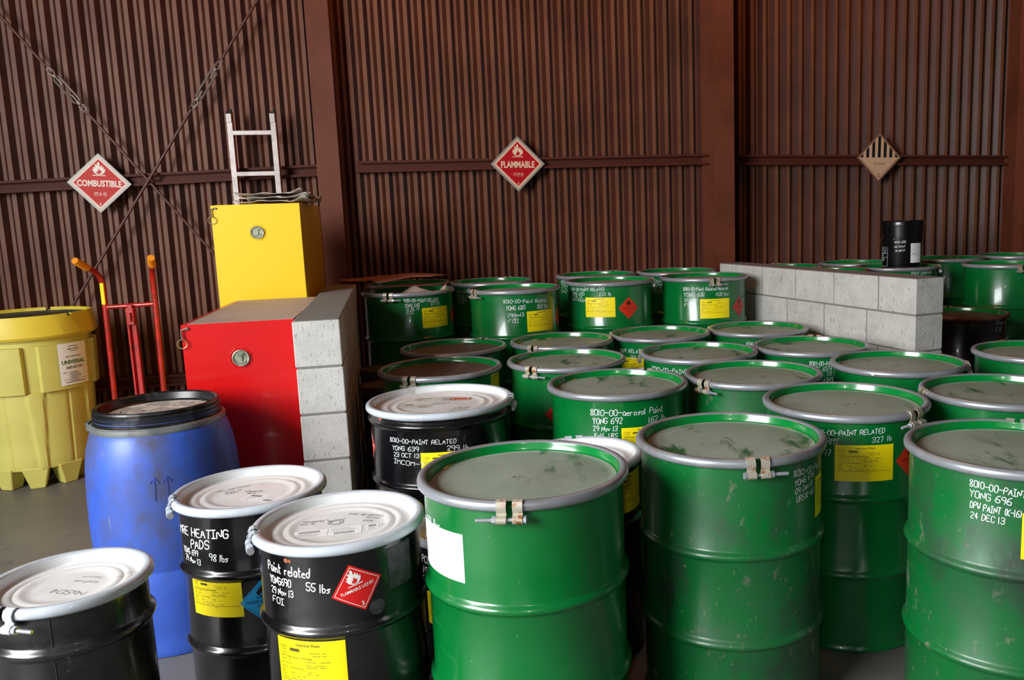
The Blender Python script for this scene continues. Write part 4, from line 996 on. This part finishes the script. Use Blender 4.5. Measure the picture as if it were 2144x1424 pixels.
# ---------------------------------------------------------------- wall placards
def wall_sign(label, x, z, r, rot, kind):
    off = .10
    p = wall_pt(x, off, z)
    t = thing('hazard_sign', label, 'sign', p, WA)
    # frame plate with turned edge and its two fixings onto the girt
    fr = dict(comb='frame', flam='frame', nine='frame_brown')[kind]
    def pl(x_, y_, l): 
        c, s = cos(rot), sin(rot); return (x_*c-y_*s, -l, x_*s+y_*c)
    b = MB(); r2 = r-.012
    V = [pl(a*r, b_*r, q) for q in (0, .004) for a, b_ in ((0, 1), (-1, 0), (0, -1), (1, 0))]
    b.add(V, [(0, 3, 2, 1), (4, 5, 6, 7), (0, 1, 5, 4), (1, 2, 6, 5), (2, 3, 7, 6), (3, 0, 4, 7)])
    b.box((0, .012, 0), (.05, .024, .04))
    obj('sign_plate', b.mesh('sign_plate', M[fr], 0), t)
    q = r*.905
    if kind in ('comb', 'flam'):
        base = M['cream_pink'] if kind == 'comb' else M['cream']; red = M['red_faded'] if kind == 'comb' else M['red_dark']
        A = Art().diamond(q, 0, .0045, 1); A.diamond(r*.80, 1, .005, 1)
        for k in range(22):
            f = (k+.5)/22
            for (x0, y0, x1, y1) in ((0, 1, 1, 0), (1, 0, 0, -1), (0, -1, -1, 0), (-1, 0, 0, 1)):
                cx, cy = (x0+(x1-x0)*f)*r*.862, (y0+(y1-y0)*f)*r*.862; dx, dy = (x1-x0)*r*.009, (y1-y0)*r*.009
                A.line([(cx-dx, cy-dy), (cx+dx, cy+dy)], r*.02, 1, .005, caps=False)
        obj('sign_face', A.build('sign_face', [base, red], pl), t)
        P = Art(); flame(P, 0, r*.28, r*.44, 0, 1, .0055)
        if kind == 'comb':
            P.text('COMBUSTIBLE', 0, -.01*r, r*.22, 0, .0055, r*1.38, .03); P.text('연소성', .01*r, -.36*r, r*.13, 0, .0055, r*.38)
        else:
            P.text('FLAMMABLE', 0, -.02*r, r*.24, 0, .0055, r*1.24, .03); P.text('가연성', 0, -.38*r, r*.13, 0, .0055, r*.38)
        P.text('3', 0, -.70*r, r*.09, 0, .0055, None, .02)
        obj('sign_lettering', P.build('sign_lettering', [base, red], pl), t)
    else:
        A = Art().diamond(q, 0, .0045, 1); obj('sign_face', A.build('sign_face', M['beige'], pl), t)
        P = Art()
        for k in range(7):
            cx = (k-3)*r*.26; w_ = r*.065
            h0 = q-abs(cx-w_)-.0; h1 = q-abs(cx+w_)
            if k == 3: P.poly([(cx-w_, 0), (cx+w_, 0), (cx+w_, h1-.004), (cx, q-.006), (cx-w_, h0-.004)], 0, .0055)
            else: P.poly([(cx-w_, 0), (cx+w_, 0), (cx+w_, max(.002, h1-.006)), (cx-w_, max(.002, h0-.006))], 0, .0055)
        P.line([(-q*.90, -.012), (0, -q*.90-.0), (q*.90, -.012)], .0025, 1, .0055)
        P.text('기타 유해 물질', 0, -.25*r, r*.09, 1, .0055, r*.5); P.text('9', 0, -.70*r, r*.13, 1, .0055); P.line([(-.012, -.78*r), (.012, -.78*r)], .003, 1, .0055)
        obj('sign_lettering', P.build('sign_lettering', [M['black_print'], M['print']], pl), t)
wall_sign('red diamond COMBUSTIBLE sign on the wall at left', -3.463, 1.933, .210, RAD(-3.5), 'comb')
wall_sign('red diamond FLAMMABLE sign on the middle of the wall', -.520, 2.008, .214, RAD(-1), 'flam')
wall_sign('beige diamond sign with black vertical stripes on the right of the wall', 2.545, 2.0, .211, RAD(-1), 'nine')

# ---------------------------------------------------------------- pails
def pail_body(R, H, mt, t, lidmt, handle=True, haz=0):
    pr = [(0, .004), (R*.86, .004), (R*.875, 0), (R*.885, .01), (R*.95, H*.68), (R*.985, H*.685), (R*.985, H*.70), (R*.955, H*.705), (R*.96, H*.80), (R*.99, H*.805), (R*.99, H*.815), (R*.965, H*.82), (R*.97, H*.90)]
    obj('pail_body', MB().lathe(pr, 56).mesh('pail_body', M[mt], 35), t)
    pl = [(R*.985, H*.885), (R, H*.89), (R*1.005, H*.93), (R, H*.985), (R*.985, H), (R*.95, H), (R*.94, H*.985), (R*.90, H*.98), (R*.84, H*.975), (.001, H*.975)]
    obj('pail_lid', MB().lathe(pl, 56).mesh('pail_lid', M[lidmt], 30), t)
def bail(t, R, H, az, drop, zc):
    a = RAD(az); ux = Vector((cos(a), sin(a), 0)); uy = Vector((-sin(a), cos(a), 0)); P = []
    for k in range(17):
        q = pi*k/16; P.append(ux*(R*1.02*cos(q))+uy*(R*1.06*sin(q))+Vector((0, 0, zc-drop*sin(q))))
    h = obj('handle', MB().tube(P, .0022, 6).mesh('handle', M['handle'], 40), t)
    m = P[8]; obj('handle_grip', MB().tube([m-ux*.035, m+ux*.035], .009, 8).mesh('handle_grip', M['handle'], 40), h)
t = thing('pail', 'black plastic pail with white writing, standing on a green drum behind the right block wall', 'pail', (2.425, 6.40, PZ-.022+.8415))
pail_body(.160, .372, 'pail', t, 'pail')
bail(t, .155, .372, 15, .11, .262)
writing(t, .1505, [('Bromothymol Blue pH 4.0', -135, -56, .247, .259, .016), ('YONG 668', -132, -100, .214, .218, .016), ('DoD Solvent', -130, -102, .182, .187, .015), ('28 MAR 13', -128, -103, .150, .155, .015)])
A = Art().rect(0, -.145, .095, 0, 0, 0, .008); o = obj('paper_label', A.build('paper_label', M['white'], cyl(.1515, -86, .205, .0006)), t)
A = Art(); A.text('WASTE', .006, -.022, .006, 0, 0, .05, 0, 'L')
for i in range(8): A.rect(.006, -.04-i*.008, .006+random.uniform(.03, .07), -.038-i*.008)
obj('label_printing', A.build('label_printing', M['print_faint'], cyl(.1515, -86, .205, .001)), o)
A = Art(); w0, h0 = .072, .175
A.line([(0, 0), (w0, 0), (w0, -h0), (0, -h0), (0, 0)], .003, caps=False); A.rect(0, -.024, w0, 0, 0, 0, .01)
A.line([(0, -.078), (w0, -.078)], .003); A.line([(0, -.108), (w0, -.108)], .003)
A.line([(w0/2+.019*cos(k*pi/10), -.051+.024*sin(k*pi/10)) for k in range(21)], .004); A.line([(w0/2-.014, -.034), (w0/2+.014, -.068)], .004)
for i in range(3): A.rect(.006, -.086-i*.007, .03, -.083-i*.007); A.rect(.006, -.118-i*.008, .04, -.115-i*.008)
obj('warning_print', A.build('warning_print', M['grey_print'], cyl(.1475, -181, .209, .0012)), t)
# stacked pails in the gap beside the left block wall
for (x, y, n, lab) in [(-1.215, 4.86, 'far', 'farther stack'), (-1.085, 4.375, 'near', 'nearer stack')]:
    for k, pos in enumerate(('lower', 'upper')):
        R_ = .132
        t = thing('pail', f'{pos} dusty black pail of the {lab} in the gap beside the left block wall', 'pail', (x, y, k*.371), 0, 'stacked pails in the gap')
        pail_body(R_, .370, 'pail_dusty', t, 'pail_lid'); bail(t, R_, .370, -60 if n == 'far' else -40, .09, .26)
